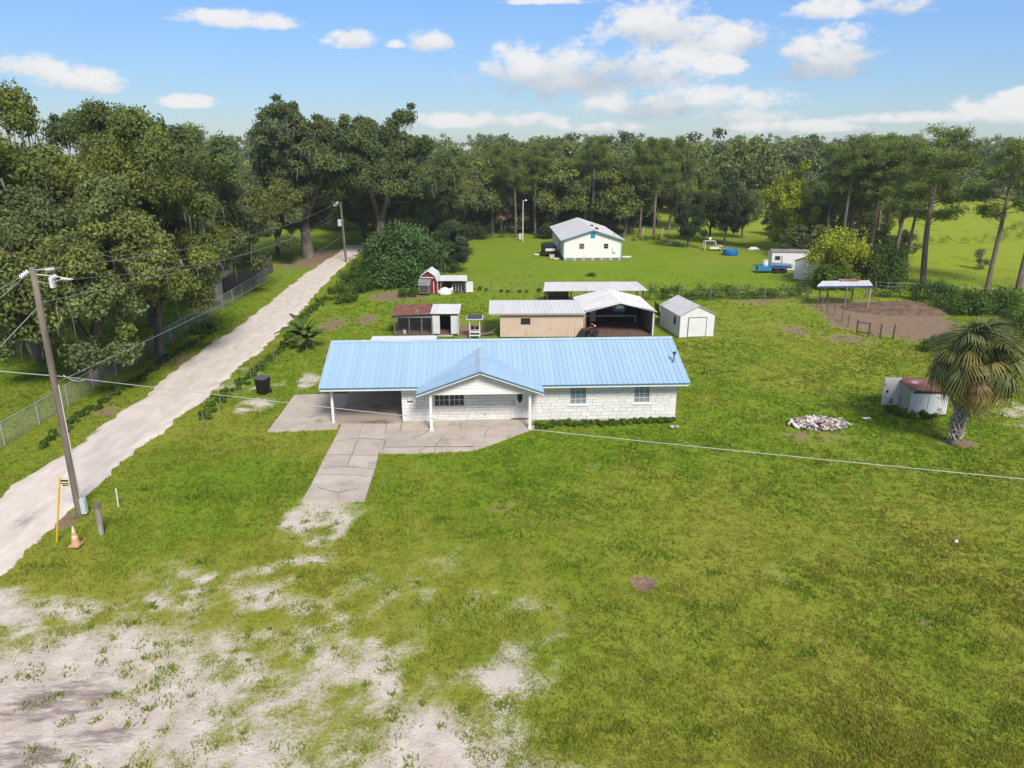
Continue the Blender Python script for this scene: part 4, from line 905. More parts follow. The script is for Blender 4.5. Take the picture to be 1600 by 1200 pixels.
roof_sheets(ws, 'roof_sheet', (-.85, -.3, 1.98), (6.75, -.3, 1.98), (6.75, 4.2, 2.12), (-.85, 4.2, 2.12), 12, M_GALV)
MB().box(-.85, 6.7, -.28, -.24, 1.83, 1.965).build('fascia', mat('fascia_tan', (.40, .33, .28), .7), ws)
dh = MB().tube([(5.45, -.06, .1), (5.45, -.06, .75)], .02, 5).tube([(6.0, -.06, .1), (6.0, -.06, .75)], .02, 5).build('handrail', M_SHEDW, ws)
wb = thing('open_workshop', 'open-fronted gabled metal workshop attached right of the tan shed', 'workshop', (5.72, 57.25, 0), .05)
Wd = 5.7
mb = MB(); ribbed(mb, 0, Wd, 6.0, 0, 1.95); mb.box(0, Wd, 6.002, 6.05, 0, 1.95); mb.build('back_wall', M_GALVD, wb)
gable_tri(wb, 'back_gable', 0, Wd, 6.0, 1.95, 2.62, M_GALVD)
for x in (0.0, Wd - .05):
    mb = MB().box(x, x + .05, 0, 5.99, 0, 1.95); mb.build('side_wall', M_GALVD if x else M_TAN, wb)
for x in (.07, Wd - .17): MB().box(x, x + .1, -.02, .1, 0, 1.95).build('post', M_GALV if x > 1 else M_WOOD, wb)
gable_roof(wb, 0, Wd, 0, 6.0, 1.95, 2.66, M_GALV, 9, .12)
MB().bar((0, .04, 1.97), (Wd / 2, .04, 2.6), .06, .12).bar((Wd, .04, 1.97), (Wd / 2, .04, 2.6), .06, .12).build('rafter', M_DKWOOD, wb)
MB().box(.052, Wd - .052, .0, 5.98, -.02, .02).build('floor', M_SOIL, wb)
for k, x in enumerate((.5, 1.2, 1.75, 3.3, 4.0)): MB().box(x, x + .5, 5.8, 5.97, .7, 1.7).build('wall_panel', mat('panel_grey', (.55, .56, .57), .7), wb)
MB().box(.3, 5.2, 4.6, 4.75, .55, .65).box(.3, .4, 4.6, 4.75, 0, .55).box(5.1, 5.2, 4.6, 4.75, 0, .55).build('rail', M_GALV, wb)
def T(name, label, cat, loc, parts, rz=0, group=None):
    o = thing(name, label, cat, loc, rz, group)
    for n, m, f in parts: 
        b = MB(); f(b); b.build(n, m, o)
    return o
def wl(x, y, z=0): c, s = math.cos(.05), math.sin(.05); return (5.72 + x * c - y * s, 57.25 + x * s + y * c, z)
T('hanging_banner', 'blue and white banner hanging inside the open workshop', 'banner', wl(3.0, .9, 1.85), [('cloth', M_BLUE, lambda b: b.box(-.42, .42, -.01, .01, -.05, .32)), ('print_band', M_SHEDW, lambda b: b.box(-.3, .3, -.014, -.011, .18, .46)), ('pole', M_GALV, lambda b: b.tube([(-.45, 0, .5), (.45, 0, .5)], .02, 5)), ('cord', M_BLACK, lambda b: b.tube([(0, 0, .5), (0, 0, .75)], .01, 4))])
T('workbench', 'dark workbench cluttered with tools inside the open workshop', 'workbench', wl(3.6, 5.0), [('bench_top', M_DKWOOD, lambda b: b.box(-1, 1, -.35, .35, .8, .88)), ('bench_leg', M_DKWOOD, lambda b: b.box(-.95, -.87, -.3, -.22, 0, .8)), ('bench_leg', M_DKWOOD, lambda b: b.box(.87, .95, -.3, -.22, 0, .8)), ('shelf', M_DKWOOD, lambda b: b.box(-.95, .95, -.25, .3, .25, .3))])
for k, (x, y, z, w, h, m, lab) in enumerate(((2.2, 5.1, 0, .7, 1.3, M_INT, 'black cabinet at the back of the open workshop'), (1.5, 5.2, 0, .5, .9, M_GALV, 'pale drum by the back wall of the open workshop'), (5.0, 4.9, 0, .8, 1.1, M_INT, 'dark crate in the right back corner of the open workshop'))):
    T('storage_cabinet', lab, 'cabinet', wl(x, y, z), [('body', m, lambda b: b.box(-w / 2, w / 2, -.25, .25, .06, h)), ('lid', m, lambda b: b.box(-w / 2 - .02, w / 2 + .02, -.27, .27, h + .002, h + .05)), ('foot', M_DKWOOD, lambda b: b.box(-w / 2, w / 2, -.2, .2, 0, .058))])
def wheel(root, x, y, z, r, w, axis='x', tm=None, rmat=None):
    prof = [(r * .55, -w / 2), (r * .93, -w / 2), (r, -w * .3), (r, w * .3), (r * .93, w / 2), (r * .55, w / 2)]
    ro = (0, PI / 2, 0) if axis == 'x' else (PI / 2, 0, 0)
    wo_ = MB().lathe([(.02, -w * .25), (r * .56, -w * .3), (r * .56, w * .3), (.02, w * .25)], 12).build('wheel', rmat or M_GALV, root); wo_.location = (x, y, z); wo_.rotation_euler = ro
    MB().lathe(prof, 14).build('tyre', tm or M_TYRE, wo_)
mo = thing('motorbike', 'dark motorbike parked at the open workshop entrance', 'motorbike', wl(.35, -.25), .35)
wheel(mo, -.6, 0, .3, .3, .1, 'y'); wheel(mo, .6, 0, .3, .3, .1, 'y')
MB().tube([(-.6, 0, .3), (-.2, 0, .55), (.35, 0, .62), (.5, 0, .8), (.6, 0, .3)], .045, 6).box(-.2, .2, -.1, .1, .25, .5).build('frame', M_BLACK, mo); MB().tube([(-.65, 0, .68), (-.3, 0, .7), (.0, 0, .68)], [.08, .12, .07], 7).build('seat', M_DKWOOD, mo); MB().tube([(0, 0, .7), (.2, 0, .78), (.38, 0, .72)], [.06, .14, .06], 8).build('fuel_tank', M_RED, mo); MB().tube([(.38, -.33, 1.0), (.5, 0, .92), (.38, .33, 1.0)], .02, 5).build('handlebar', M_GALV, mo); MB().lathe([(.02, -.05), (.08, -.04), (.09, .05)], 8, (.55, 0, .85)).build('headlight', M_SHEDW, mo)
# lean-to shelter behind
ln = thing('pole_shelter', 'long low pole shelter with pale corrugated roof behind the workshop', 'shelter', (3.25, 69.0, 0), .03)
roof_sheets(ln, 'roof_sheet', (-.3, -.4, 1.5), (9.6, -.4, 1.5), (9.2, 3.0, 1.75), (.1, 3.0, 1.75), 14, M_GALV)
for x in (.1, 2.35, 4.7, 7.0, 9.2):
    for y in (0, 2.7): MB().box(x - .06, x + .06, y - .06, y + .06, 0, 1.46 if y == 0 else 1.66).build('post', M_DKWOOD, ln)
for i in range(6): MB().box(.2, 2.3, 2.6, 2.66, .1 + i * .22, .3 + i * .22).build('board', M_RED if i % 2 else M_DKWOOD, ln)
MB().box(-.2, 9.4, -.06, .06, 1.4, 1.462).build('beam', M_DKWOOD, ln)
# white garden shed
def simple_shed(name, label, loc, rz, w, d, h, pz, wm, rm, trim, door=None, win=True, n=6, lap=6, roofname='roof_sheet', rib=.012):
    o = thing(name, label, 'shed', loc, rz); bh = h / lap
    fw_, sd_ = MB(), MB()
    for i in range(lap):
        z0, z1 = i * bh, (i + 1) * bh
        for (mb, p, q, nx_, ny_) in ((fw_, (0, 0), (w, 0), 0, -1),):
            mb.add([(p[0], -.02, z0), (q[0], -.02, z0), (q[0], -.004, z1), (p[0], -.004, z1)], [(0, 1, 2, 3)])
        sd_.add([(-.02, d, z0), (-.02, 0, z0), (-.004, 0, z1), (-.004, d, z1)], [(0, 1, 2, 3)]); sd_.add([(w + .02, 0, z0), (w + .02, d, z0), (w + .004, d, z1), (w + .004, 0, z1)], [(0, 1, 2, 3)])
    fw_.box(0, w, 0, .05, 0, h).build('front_wall', wm, o); MB().box(0, .05, .052, d, 0, h).build('side_wall', wm, o); MB().box(w - .05, w, .052, d, 0, h).build('side_wall', wm, o); sd_.build('siding', wm, o)['kind'] = 'stuff'; MB().box(.05, w - .05, d - .05, d, 0, h).build('back_wall', wm, o)
    gable_tri(o, 'gable', 0, w, -.01, h + .002, pz - .02, wm); gable_tri(o, 'gable', 0, w, d - .06, h + .002, pz - .02, wm)
    gable_roof(o, 0, w, 0, d, h, pz, rm, n, .1, .04, .12, roofname, rib)
    for x in (0, w): MB().box(x - .035, x + .035, -.045, .03, 0, h).build('corner_trim', trim, o)
    if door:
        a, b, hh = door; dr = MB()
        for i in range(5): dr.box(a, b, -.06, -.03, .05 + i * (hh - .05) / 5 + .006, .05 + (i + 1) * (hh - .05) / 5)
        dr = dr.build('door', wm, o); MB().box(a - .06, a, -.07, -.02, 0, hh + .06).box(b, b + .06, -.07, -.02, 0, hh + .06).box(a, b, -.07, -.02, hh, hh + .06).build('door_frame', trim, dr)
    if win:
        wn = MB().box(-.06, -.02, .75, 1.15, .85, 1.5).build('window', trim, o); MB().box(-.075, -.062, .79, 1.11, .89, 1.16).build('pane', M_GLASS, wn); MB().box(-.075, -.062, .79, 1.11, 1.19, 1.46).build('pane', M_GLASS, wn)
    return o
M_DTRIM = mat('grey_trim', (.17, .17, .18), .7)
simple_shed('garden_shed', 'white gabled garden shed with roll-up door and grey trim right of workshop', (13.25, 56.85, 0), .16, 2.95, 4.3, 1.78, 2.5, M_SHEDW, M_SHING, M_DTRIM, (.75, 2.2, 1.55))
tr = thing('utility_trailer', 'black utility trailer with upright ramp behind the white garden shed', 'trailer', (12.95, 62.2, 0), .1)
MB().box(-.2, 2.0, 0, .08, .45, .55).box(-.2, 2.0, 1.3, 1.38, .45, .55).box(-.2, -.12, .08, 1.3, .45, .55).box(1.92, 2.0, .08, 1.3, .45, .55).build('frame', M_BLACK, tr); MB().box(-.1, 1.9, .08, 1.3, .40, .44).build('deck', M_WOOD, tr)
for i in range(6): MB().bar((-.2 - .0, .1 + i * .24, .5), (-.35, .1 + i * .24, 1.55), .05).build('ramp_bar', M_BLACK, tr)
wheel(tr, .9, -.12, .3, .3, .18, 'y'); wheel(tr, .9, 1.5, .3, .3, .18, 'y')
# chicken run + tin shed
cr = thing('poultry_run', 'wire-fronted poultry run with rusty tin roof behind the carport', 'coop', (-9.45, 57.7, 0), .02)
for x in (0, 1.2, 2.2, 3.0):
    for y in (0, 2.4): MB().box(x - .04, x + .04, y - .04, y + .04, 0, 1.6 if y == 0 else 1.75).build('post', M_WOOD, cr)
roof_sheets(cr, 'roof_sheet', (-.2, -.35, 1.66), (3.15, -.35, 1.78), (3.15, 2.7, 2.0), (-.1, 2.7, 1.9), 5, M_RUST)
MB().box(-.15, 3.1, -.10, -.045, 1.42, 1.6).build('fascia', mat('blue_grey_board', (.25, .29, .33), .7), cr); MB().box(0, 3.0, 2.44, 2.48, 0, 1.7).build('back_wall', M_DKWOOD, cr)
for i in range(4): MB().box(.05, 2.95, 2.30, 2.36, .2 + i * .35, .42 + i * .35).build('board', M_DKWOOD, cr)
mb = MB()
for i in range(31): mb.bar((i * .1, -.03, 0), (i * .1, -.03, 1.42), .004)
for i in range(15): mb.bar((0, -.03, i * .1), (3.0, -.03, i * .1), .004)
w_ = mb.build('wire_mesh', M_GALVD, cr); w_['kind'] = 'stuff'
MB().box(0, 3.0, 0, 2.4, -.02, .03).build('floor', M_SOIL, cr)
T('bucket', 'small cream bucket on the floor of the poultry run', 'bucket', (-8.7, 58.0, .03), [('body', M_CREAM, lambda b: b.lathe([(.1, 0), (.14, .28), (.12, .28), (.09, .02)], 10)), ('handle', M_GALV, lambda b: b.tube([(-.13, 0, .28), (0, 0, .4), (.13, 0, .28)], .008, 4))])
ts = thing('tin_shed', 'small white tin shed with both doors hanging open beside the poultry run', 'shed', (-6.4, 57.65, 0), .02)
MB().box(2.05, 2.1, 0, 2.1, 0, 1.75).build('side_wall', M_SHEDW, ts); MB().box(0, .05, .0, 2.1, 0, 1.75).build('side_wall', M_SHEDW, ts); MB().box(.05, 2.05, 2.05, 2.1, 0, 1.85).build('back_wall', M_INT, ts)
MB().add([(2.05, 0, 1.75), (2.05, 2.1, 1.75), (2.05, 2.1, 1.98), (2.1, 0, 1.752), (2.1, 2.1, 1.752), (2.1, 2.1, 1.98)], [(0, 1, 2), (5, 4, 3), (0, 2, 5, 3), (1, 4, 5, 2), (0, 3, 4, 1)]).build('side_gable', M_SHEDW, ts)
roof_sheets(ts, 'roof_sheet', (-.1, -.15, 1.78), (2.2, -.15, 1.78), (2.25, 2.3, 2.06), (-.05, 2.3, 2.06), 4, M_GALV)
MB().box(.05, .12, -.02, .05, 0, 1.75).box(1.98, 2.05, -.02, .05, 0, 1.75).box(.12, 1.98, -.02, .05, 1.62, 1.75).build('door_frame', M_RUST, ts)
M_OLDW = mat('weathered_white', (.58, .60, .62), .7, (.50, .52, .54), 2, dirt=((.22, .14, .11), 1.6, .60, .72))
for x0, x1, y1 in ((.05, .62, -.12), (1.5, 2.02, -.14)): MB().box(x0, x1, y1, y1 + .03, .12, 1.6).box(x0 + .05, x1 - .05, y1 - .02, y1 - .002, .2, 1.5).build('door', M_OLDW, ts)
MB().box(.06, 2.04, .05, 2.04, -.02, .05).build('floor', M_SOIL, ts)
T('doorstep', 'pale broken slab lying before the open tin shed', 'slab', (-5.35, 57.35, 0), [('slab', M_CONC, lambda b: b.prism([(-.6, -.12), (.55, -.2), (.65, .08), (.1, .12), (-.55, .1)], -.02, .07)), ('chip', M_CONC, lambda b: b.prism([(-.75, -.1), (-.63, -.14), (-.62, .02)], -.02, .05))])
T('well_stand', 'white slatted stand with dark flat cap between tin shed and tan shed', 'stand', (-2.95, 57.0, 0), [('post', M_SHEDW, lambda b: b.box(-.42, -.36, -.3, -.24, 0, 1.6)), ('post', M_SHEDW, lambda b: b.box(.36, .42, -.3, -.24, 0, 1.6)), ('post', M_SHEDW, lambda b: b.box(-.42, -.36, .24, .3, 0, 1.6)), ('post', M_SHEDW, lambda b: b.box(.36, .42, .24, .3, 0, 1.6)),
  ('solar_panel', mat('panel_dark', (.05, .055, .07), .25), lambda b: b.slab([(-.6, -.4, 1.6), (.6, -.4, 1.6), (.6, .4, 1.75), (-.6, .4, 1.75)], .05)), ('panel_frame', M_GALV, lambda b: b.slab([(-.66, -.46, 1.54), (.66, -.46, 1.54), (.66, .46, 1.70), (-.66, .46, 1.70)], .04)), ('front_board', M_SHEDW, lambda b: b.box(-.42, .42, -.34, -.302, .42, .56)), ('front_board', M_SHEDW, lambda b: b.box(-.42, .42, -.34, -.302, .16, .26)), ('shelf', M_SHEDW, lambda b: b.box(-.36, .36, -.24, .24, .6, .64)), ('bin', M_BLACK, lambda b: b.box(-.3, -.05, -.2, .1, .642, .9)), ('bin', M_BLACK, lambda b: b.box(.05, .3, -.2, .1, .642, .86)), ('inner_box', M_INT, lambda b: b.box(-.34, .34, -.22, .2, .2, .5))])
for k, (x, y, l, a, lab) in enumerate(((-1.5, 57.9, 1.4, .5, 'weathered board leaning against the tan shed'), (-1.2, 57.8, 1.2, 1.0, 'short board leaning beside the tan shed corner'), (-2.0, 57.6, 1.2, .1, 'loose board lying near the tan shed'))): T('loose_board', lab, 'board', (x, y, .02), [('plank', M_WOOD, lambda b: b.bar((-l / 2, 0, .03), (l / 2, .2, .03 + a), .2, .03)), ('batten', M_DKWOOD, lambda b: b.bar((-l / 2, .15, .0), (l / 2, .35, .0 + a * .95), .06, .04))])
# red barn coop with lean-to
bc = thing('barn_coop', 'red gambrel-roofed barn coop with white trim in the rear yard', 'coop', (-9.6, 75.2, 0), -.05)
gam = [(0, 0), (2.0, 0), (2.0, 1.2), (1.72, 1.85), (1.0, 2.35), (.28, 1.85), (0, 1.2)]
for y in (0, 2.4): MB().add([(x, y, z) for x, z in gam] + [(x, y + .06, z) for x, z in gam], [tuple(range(7)), tuple(range(13, 6, -1))] + [(i, 7 + i, 7 + (i + 1) % 7, (i + 1) % 7) for i in range(7)]).build('end_wall', M_RED, bc)
for x in (0, 1.95): MB().box(x, x + .05, .062, 2.4, 0, 1.2).build('side_wall', M_RED, bc)
for (a, b_) in zip(gam[2:], gam[3:]):
    ext = Vector((0, 0, .05)); MB().slab([(a[0], -.2, a[1] + .04), (b_[0], -.2, b_[1] + .04), (b_[0], 2.65, b_[1] + .04), (a[0], 2.65, a[1] + .04)], .05).build('roof_panel', M_SHEDW, bc)
for a, b_ in zip(gam[2:], gam[3:]): MB().bar((a[0], -.1, a[1] - .03), (b_[0], -.1, b_[1] - .03), .05, .1, up=(0, 1, 0)).build('trim', M_SHEDW, bc)
for x in (.03, 1.97, 1.55): MB().box(x - .03, x + .03, -.05, -.003, 0, 1.25).build('trim', M_SHEDW, bc)
MB().box(.3, 1.6, -.05, -.003, 1.62, 1.7).build('trim', M_SHEDW, bc)
nb_ = MB().box(.15, 1.25, -.9, -.06, .15, .95).build('nest_box', M_WOOD, bc); MB().slab([(.1, -1.0, 1.0), (1.3, -1.0, 1.0), (1.3, -.06, 1.5), (.1, -.06, 1.5)], .03).build('lid', M_GALVD, nb_)
for x in (.3, .72): 
    for z in (.3, .62): MB().box(x, x + .34, -.93, -.902, z, z + .24).build('nest_opening', M_INT, nb_)
lt = thing('lean_to_shelter', 'low lean-to with patched white roof attached right of the red coop', 'shelter', (-7.5, 75.6, 0), -.03)
roof_sheets(lt, 'roof_sheet', (0, -.3, 1.3), (2.9, -.3, 1.3), (2.7, 2.0, 1.5), (0, 2.0, 1.5), 5, M_GALV)
for x, y in ((.1, 0), (2.7, 0), (.1, 1.8), (2.6, 1.8)): MB().box(x - .05, x + .05, y - .05, y + .05, 0, 1.27 if y == 0 else 1.42).build('post', M_WOOD, lt)
MB().bar((2.7, .02, .9), (1.6, .02, .35), .07).build('brace', M_DKWOOD, lt); MB().box(.1, 2.6, 1.85, 1.9, 0, 1.4).build('back_wall', M_DKWOOD, lt)
T('tarp_bundle', 'crumpled white tarp bundle in front of the red coop', 'tarp', (-6.9, 74.9, 0), [('tarp', M_SHEDW, lambda b: b.lathe([(.75, 0), (.8, .2), (.55, .5), (.2, .68), (.05, .72)], 9)), ('fold', M_SHEDW, lambda b: b.tube([(.3, -.3, .3), (.75, -.1, .55), (.8, .1, .2)], [.2, .18, .1], 6))])
T('chest_freezer', 'white old freezer standing at the lean-to end', 'freezer', (-4.5, 76.0, 0), [('body', M_SHEDW, lambda b: b.box(-.4, .4, -.4, .4, .05, .95)), ('lid', M_SHEDW, lambda b: b.box(-.43, .43, -.43, .43, .953, 1.03)), ('foot', M_BLACK, lambda b: b.box(-.35, .35, -.35, .35, 0, .048))], .2)
T('wire_cage', 'grey wire cage under the lean-to roof', 'cage', (-5.6, 76.4, 0), [('panel', M_OLDW, lambda b: [b.box(-.6 + i * .3, -.52 + i * .3, -.4, -.36, .1, .9) for i in range(5)]), ('back', M_GALVD, lambda b: b.box(-.6, .7, .3, .34, .1, .9)), ('base', M_WOOD, lambda b: b.box(-.65, .72, -.42, .36, 0, .1))])
# ------------------------------------------------------------------ rear house
rh = thing('rear_house', 'white clapboard house with grey roof and turquoise trim on the back lawn', 'house', (6.85, 98.5, 0), .035)
M_CLAP = mat('clapboard', (.74, .73, .715), .7, (.69, .68, .665), 2, dirt=((.56, .50, .44), .6, .6, .85)); M_TURQ = mat('turquoise', (.02, .30, .48), .5); M_RROOF = mat('pale_grey_roof', (.58, .575, .585), .7, (.53, .525, .535), .6, .2, 20, rnd=.02); M_BLOCKB = mat('pier_block', (.45, .43, .41), .9)
Wr, Lr, hr, pr_ = 7.7, 17.0, 2.75, 3.98
ops = [(2.05, 2.75, 1.45, 2.2), (5.3, 6.0, 1.45, 2.2)]
rows = 13; z0_ = .3
for i in range(rows):
    za, zb = z0_ + i * (hr - z0_) / rows, z0_ + (i + 1) * (hr - z0_) / rows
    segs = [(0, Wr)]
    for a, b, c, d in ops:
        if zb > c + .02 and za < d - .02: segs = [s for q in segs for s in ([(q[0], a), (b, q[1])] if q[0] < a < q[1] else [q])]
    mb = MB()
    for a, b in segs: mb.add([(a, -.03, za), (b, -.03, za), (b, -.005, zb), (a, -.005, zb), (a, .05, za), (b, .05, za), (b, .05, zb), (a, .05, zb)], [(0, 1, 2, 3), (0, 4, 5, 1), (7, 6, 5, 4), (1, 5, 6, 2), (0, 3, 7, 4)])
    mb.build('clapboard', M_CLAP, rh)
gable_tri(rh, 'gable', 0, Wr, -.02, hr, pr_ - .05, M_CLAP); gable_tri(rh, 'gable', 0, Wr, Lr - .05, hr, pr_ - .05, M_CLAP)
MB().box(0, .06, .06, Lr, z0_, hr).build('side_wall', M_CLAP, rh); MB().box(Wr - .06, Wr, .06, Lr, z0_, hr).build('side_wall', M_CLAP, rh); MB().box(.06, Wr - .06, Lr - .06, Lr, z0_, hr).build('back_wall', M_CLAP, rh)
for i in range(7): MB().box(.1 + i * 1.22, .45 + i * 1.22 if i < 6 else Wr, .02, .4, -.05, z0_).build('pier', M_BLOCKB, rh)
MB().box(.02, Wr - .02, .06, .1, -.05, z0_ - .02).build('skirting', M_GALVD, rh)
gable_roof(rh, 0, Wr, 0, Lr, hr, pr_, M_RROOF, 18, .45, .05, .35, rib=.008)
for s in (0, 1):
    xe, xc = (-.45, Wr / 2) if s == 0 else (Wr + .45, Wr / 2); sl = (pr_ - hr) / (Wr / 2)
    MB().bar((xe, -.37, hr - sl * .45 - .08), (xc, -.37, pr_ - .08), .04, .15, up=(0, 1, 0)).build('bargeboard', M_TURQ, rh)
    MB().box(*((-.47, -.43) if s == 0 else (Wr + .43, Wr + .47)), -.3, Lr + .3, hr - sl * .45 - .14, hr - sl * .45 - .005).build('gutter', M_TURQ, rh)
for x in (0, Wr - .12): MB().box(x, x + .14, -.05, -.031, z0_, hr).build('corner_board', mat('pale_turquoise', (.35, .62, .68), .6), rh)
vb = MB().box(Wr / 2 - .3, Wr / 2 + .3, -.06, -.022, 2.9, 3.6).build('gable_vent', M_TURQ, rh)
for i in range(5): MB().box(Wr / 2 - .22, Wr / 2 + .22, -.085, -.062, 2.98 + i * .11, 3.04 + i * .11).build('louvre', M_TURQ, vb)
for k, (a, b, c, d) in enumerate(ops): window(rh, a, b, c, d, 1, 2, M_GLASS if k else mat('brown_pane', (.16, .10, .08), .3), y=-.03, fr=.06, frame_m=M_CLAP if k else mat('brownish_frame', (.42, .34, .30), .7), sill=False)
for (x, y) in ((Wr / 2 + .9, 3.0), (Wr / 2 + .7, 6.5)): MB().box(x - .2, x + .2, y - .25, y + .25, 3.6, 3.95).build('roof_vent', M_BLACK, rh)
MB().tube([(6.9, 1.2, 2.8), (6.9, 1.2, 3.5)], .05, 6).build('vent_pipe', M_GALVD, rh)
MB().box(6.55, 6.95, -.2, -.035, 1.0, 1.15).box(6.5, 6.56, -.15, -.035, 1.2, 1.6).build('meter_box', M_SHEDW, rh)
bx_ = thing('cargo_trailer', 'low dark covered trailer parked left of the rear house', 'trailer', (4.4, 101.8, 0), .1)
MB().box(0, 1.8, 0, 3.0, .45, 1.25).build('body', M_BLACK, bx_); MB().slab([(-.05, -.05, 1.3), (1.85, -.05, 1.3), (1.85, 3.05, 1.42), (-.05, 3.05, 1.42)], .05).build('cover', M_BLACK, bx_); MB().box(.2, 1.6, -.03, -.002, .75, 1.1).build('tailgate_panel', M_GALV, bx_)
wheel(bx_, -.12, 1.5, .32, .32, .2); wheel(bx_, 1.92, 1.5, .32, .32, .2)
for k, (x, y, w, lab) in enumerate(((5.9, 99.6, .9, 'pale slab step left of the rear house corner'), (5.4, 100.4, .7, 'grey crate of scrap left of the rear house'), (15.6, 101.2, 1.3, 'cream mattress-like slab on grass right of the rear house'), (3.4, 103.5, .7, 'white scrap lying on the lawn left of the dark trailer'))):
    T('scrap_slab', lab, 'slab', (x, y, 0), [('slab', M_CONC if k < 2 else M_CREAM, lambda b: b.prism([(-w / 2, -.25), (w / 2, -.3), (w * .55, .2), (-w * .45, .3)], 0, .14 if k != 1 else .5)), ('edge', M_SHEDW, lambda b: b.prism([(-w * .3, -.42), (w * .3, -.40), (w * .25, -.31), (-w * .3, -.31)], 0, .1))], .1 * k)
lp = thing('lamp_pole', 'tall thin grey lamp pole with white head on the back lawn', 'lamp', (*G(817, 376)[:2], 0))
MB().tube([(0, 0, -.1), (0, 0, 6.3)], [.09, .06], 8).build('pole', M_GALV, lp); MB().tube([(0, 0, 6.2), (.4, -.1, 6.35)], .03, 5).build('bracket', M_GALV, lp); MB().lathe([(.05, 0), (.2, .06), (.16, .22), (.05, .26)], 8, (.45, -.1, 6.2)).build('lamp_head', M_SHEDW, lp)
T('meter_cabinet', 'small white cabinet at the foot of the lamp pole', 'cabinet', (*G(814, 375)[:2], 0), [('body', M_SHEDW, lambda b: b.box(-.28, .2, -.15, .15, .1, 1.0)), ('cap', M_GALV, lambda b: b.box(-.3, .22, -.17, .17, 1.002, 1.06)), ('post', M_WOOD, lambda b: b.box(-.1, .02, -.06, .06, -.05, .098))])
# ------------------------------------------------------------------ right-hand yard
def gam_shed(name, label, loc, rz, w, d, h, pz):
    o = thing(name, label, 'shed', loc, rz)
    MB().box(0, .06, 0, d, 0, h).build('side_wall', M_SHEDW, o); MB().box(w - .06, w, 0, d, 0, h).build('side_wall', M_SHEDW, o); MB().box(.06, w - .06, 0, .06, 0, h).build('front_wall', M_SHEDW, o); MB().box(.06, w - .06, d - .06, d, 0, h).build('back_wall', M_SHEDW, o)
    gable_tri(o, 'gable', 0, w, .0, h, pz - .03, M_SHEDW); gable_tri(o, 'gable', 0, w, d - .06, h, pz - .03, M_SHEDW); gable_roof(o, 0, w, 0, d, h, pz, M_SHB, 5, .1, .04, .12, rib=.01)
    return o
M_SHB = mat('brownish_shingle', (.25, .215, .215), .85, (.19, .165, .17), 2, .3, 25)
g = G(1243, 436); s1 = gam_shed('storage_shed', 'nearer white storage shed with brown roof partly behind the lime shrub', (g.x - .2, g.y + .2, 0), -.75, 3.0, 4.0, 2.1, 2.75)
wn = MB().box(-.04, -.002, 1.0, 1.6, .9, 1.6).build('window', M_DTRIM, s1); MB().box(-.06, -.042, 1.08, 1.52, .98, 1.52).build('pane', M_GLASS, wn)
g = G(1208, 422); s2 = thing('storage_trailer', 'farther white site shed with flat brown roof behind the blue trailer', 'shed', (g.x - .2, g.y + .3, 0), -.12)
MB().box(0, 4.4, 0, .06, 0, 2.15).build('front_wall', M_SHEDW, s2); MB().box(0, .06, .062, 2.4, 0, 2.15).build('side_wall', M_CREAM, s2); MB().box(4.34, 4.4, .062, 2.4, 0, 2.15).build('side_wall', M_SHEDW, s2); MB().box(.06, 4.34, 2.34, 2.4, 0, 2.15).build('back_wall', M_SHEDW, s2)
MB().slab([(-.1, -.1, 2.2), (4.5, -.1, 2.2), (4.5, 1.2, 2.4), (-.1, 1.2, 2.4)], .05).slab([(-.1, 1.2, 2.4), (4.5, 1.2, 2.4), (4.5, 2.5, 2.2), (-.1, 2.5, 2.2)], .05).build('roof', M_SHB, s2)
wn = MB().box(.35, 1.0, -.03, -.002, 1.2, 1.7).build('window', M_DTRIM, s2); MB().box(.4, .95, -.045, -.032, 1.25, 1.43).build('pane', M_GLASS, wn); MB().box(.4, .95, -.045, -.032, 1.47, 1.65).build('pane', M_GLASS, wn); MB().box(1.15, 1.25, -.04, -.002, .1, 1.7).build('door_edge', M_DTRIM, s2)
bt = thing('blue_farm_trailer', 'blue farm trailer loaded with a pale bundle beside the white sheds', 'trailer', (*(G(1190, 425)[:2]), 0), -.05); M_BLUEM = mat('blue_metal', (.02, .20, .45), .5, (.015, .15, .36), 3)
MB().box(-.6, 1.0, -.6, .6, .25, .75).build('body', M_BLUEM, bt); MB().box(1.05, 3.4, -.7, .7, .55, .68).build('bed', mat('steel_blue', (.05, .12, .24), .5), bt); MB().slab([(1.0, -.75, .95), (3.5, -.75, .86), (3.5, .6, .95), (1.0, .6, 1.1)], .05).build('cover', mat('tarp_blue', (.10, .20, .36), .5), bt); MB().bar((-.6, 0, .4), (-1.3, 0, .35), .09).build('drawbar', M_BLUEM, bt)
for x in (1.6, 2.5): wheel(bt, x, -.78, .3, .3, .18, 'y'); wheel(bt, x, .78, .3, .3, .18, 'y')
T('white_sack', 'white sack standing on the blue farm trailer', 'sack', (G(1190, 425).x + .35, G(1190, 425).y, .75), [('body', M_SHEDW, lambda b: b.lathe([(.3, 0), (.36, .2), (.32, .5), (.3, .62)], 8)), ('rim', M_GALV, lambda b: b.lathe([(.31, .6), (.36, .66), (.3, .7)], 8))])
g = G(1141, 398); pl = thing('paddling_pool', 'round blue above-ground pool on the back lawn', 'pool', (g.x, g.y, 0))
MB().lathe([(1.0, 0), (1.05, .3), (1.0, .75), (.95, .75), (.97, .3), (.93, .05)], 24).build('wall', M_BLUE, pl); MB().lathe([(.94, .55), (.94, .58)], 24).build('water', mat('pool_water', (.05, .2, .3), .08), pl); MB().tube([(math.cos(a) * 1.0, math.sin(a) * 1.0, .76) for a in [i * PI / 12 for i in range(25)]], .05, 6).build('rim', mat('light_blue', (.12, .35, .6), .4), pl)
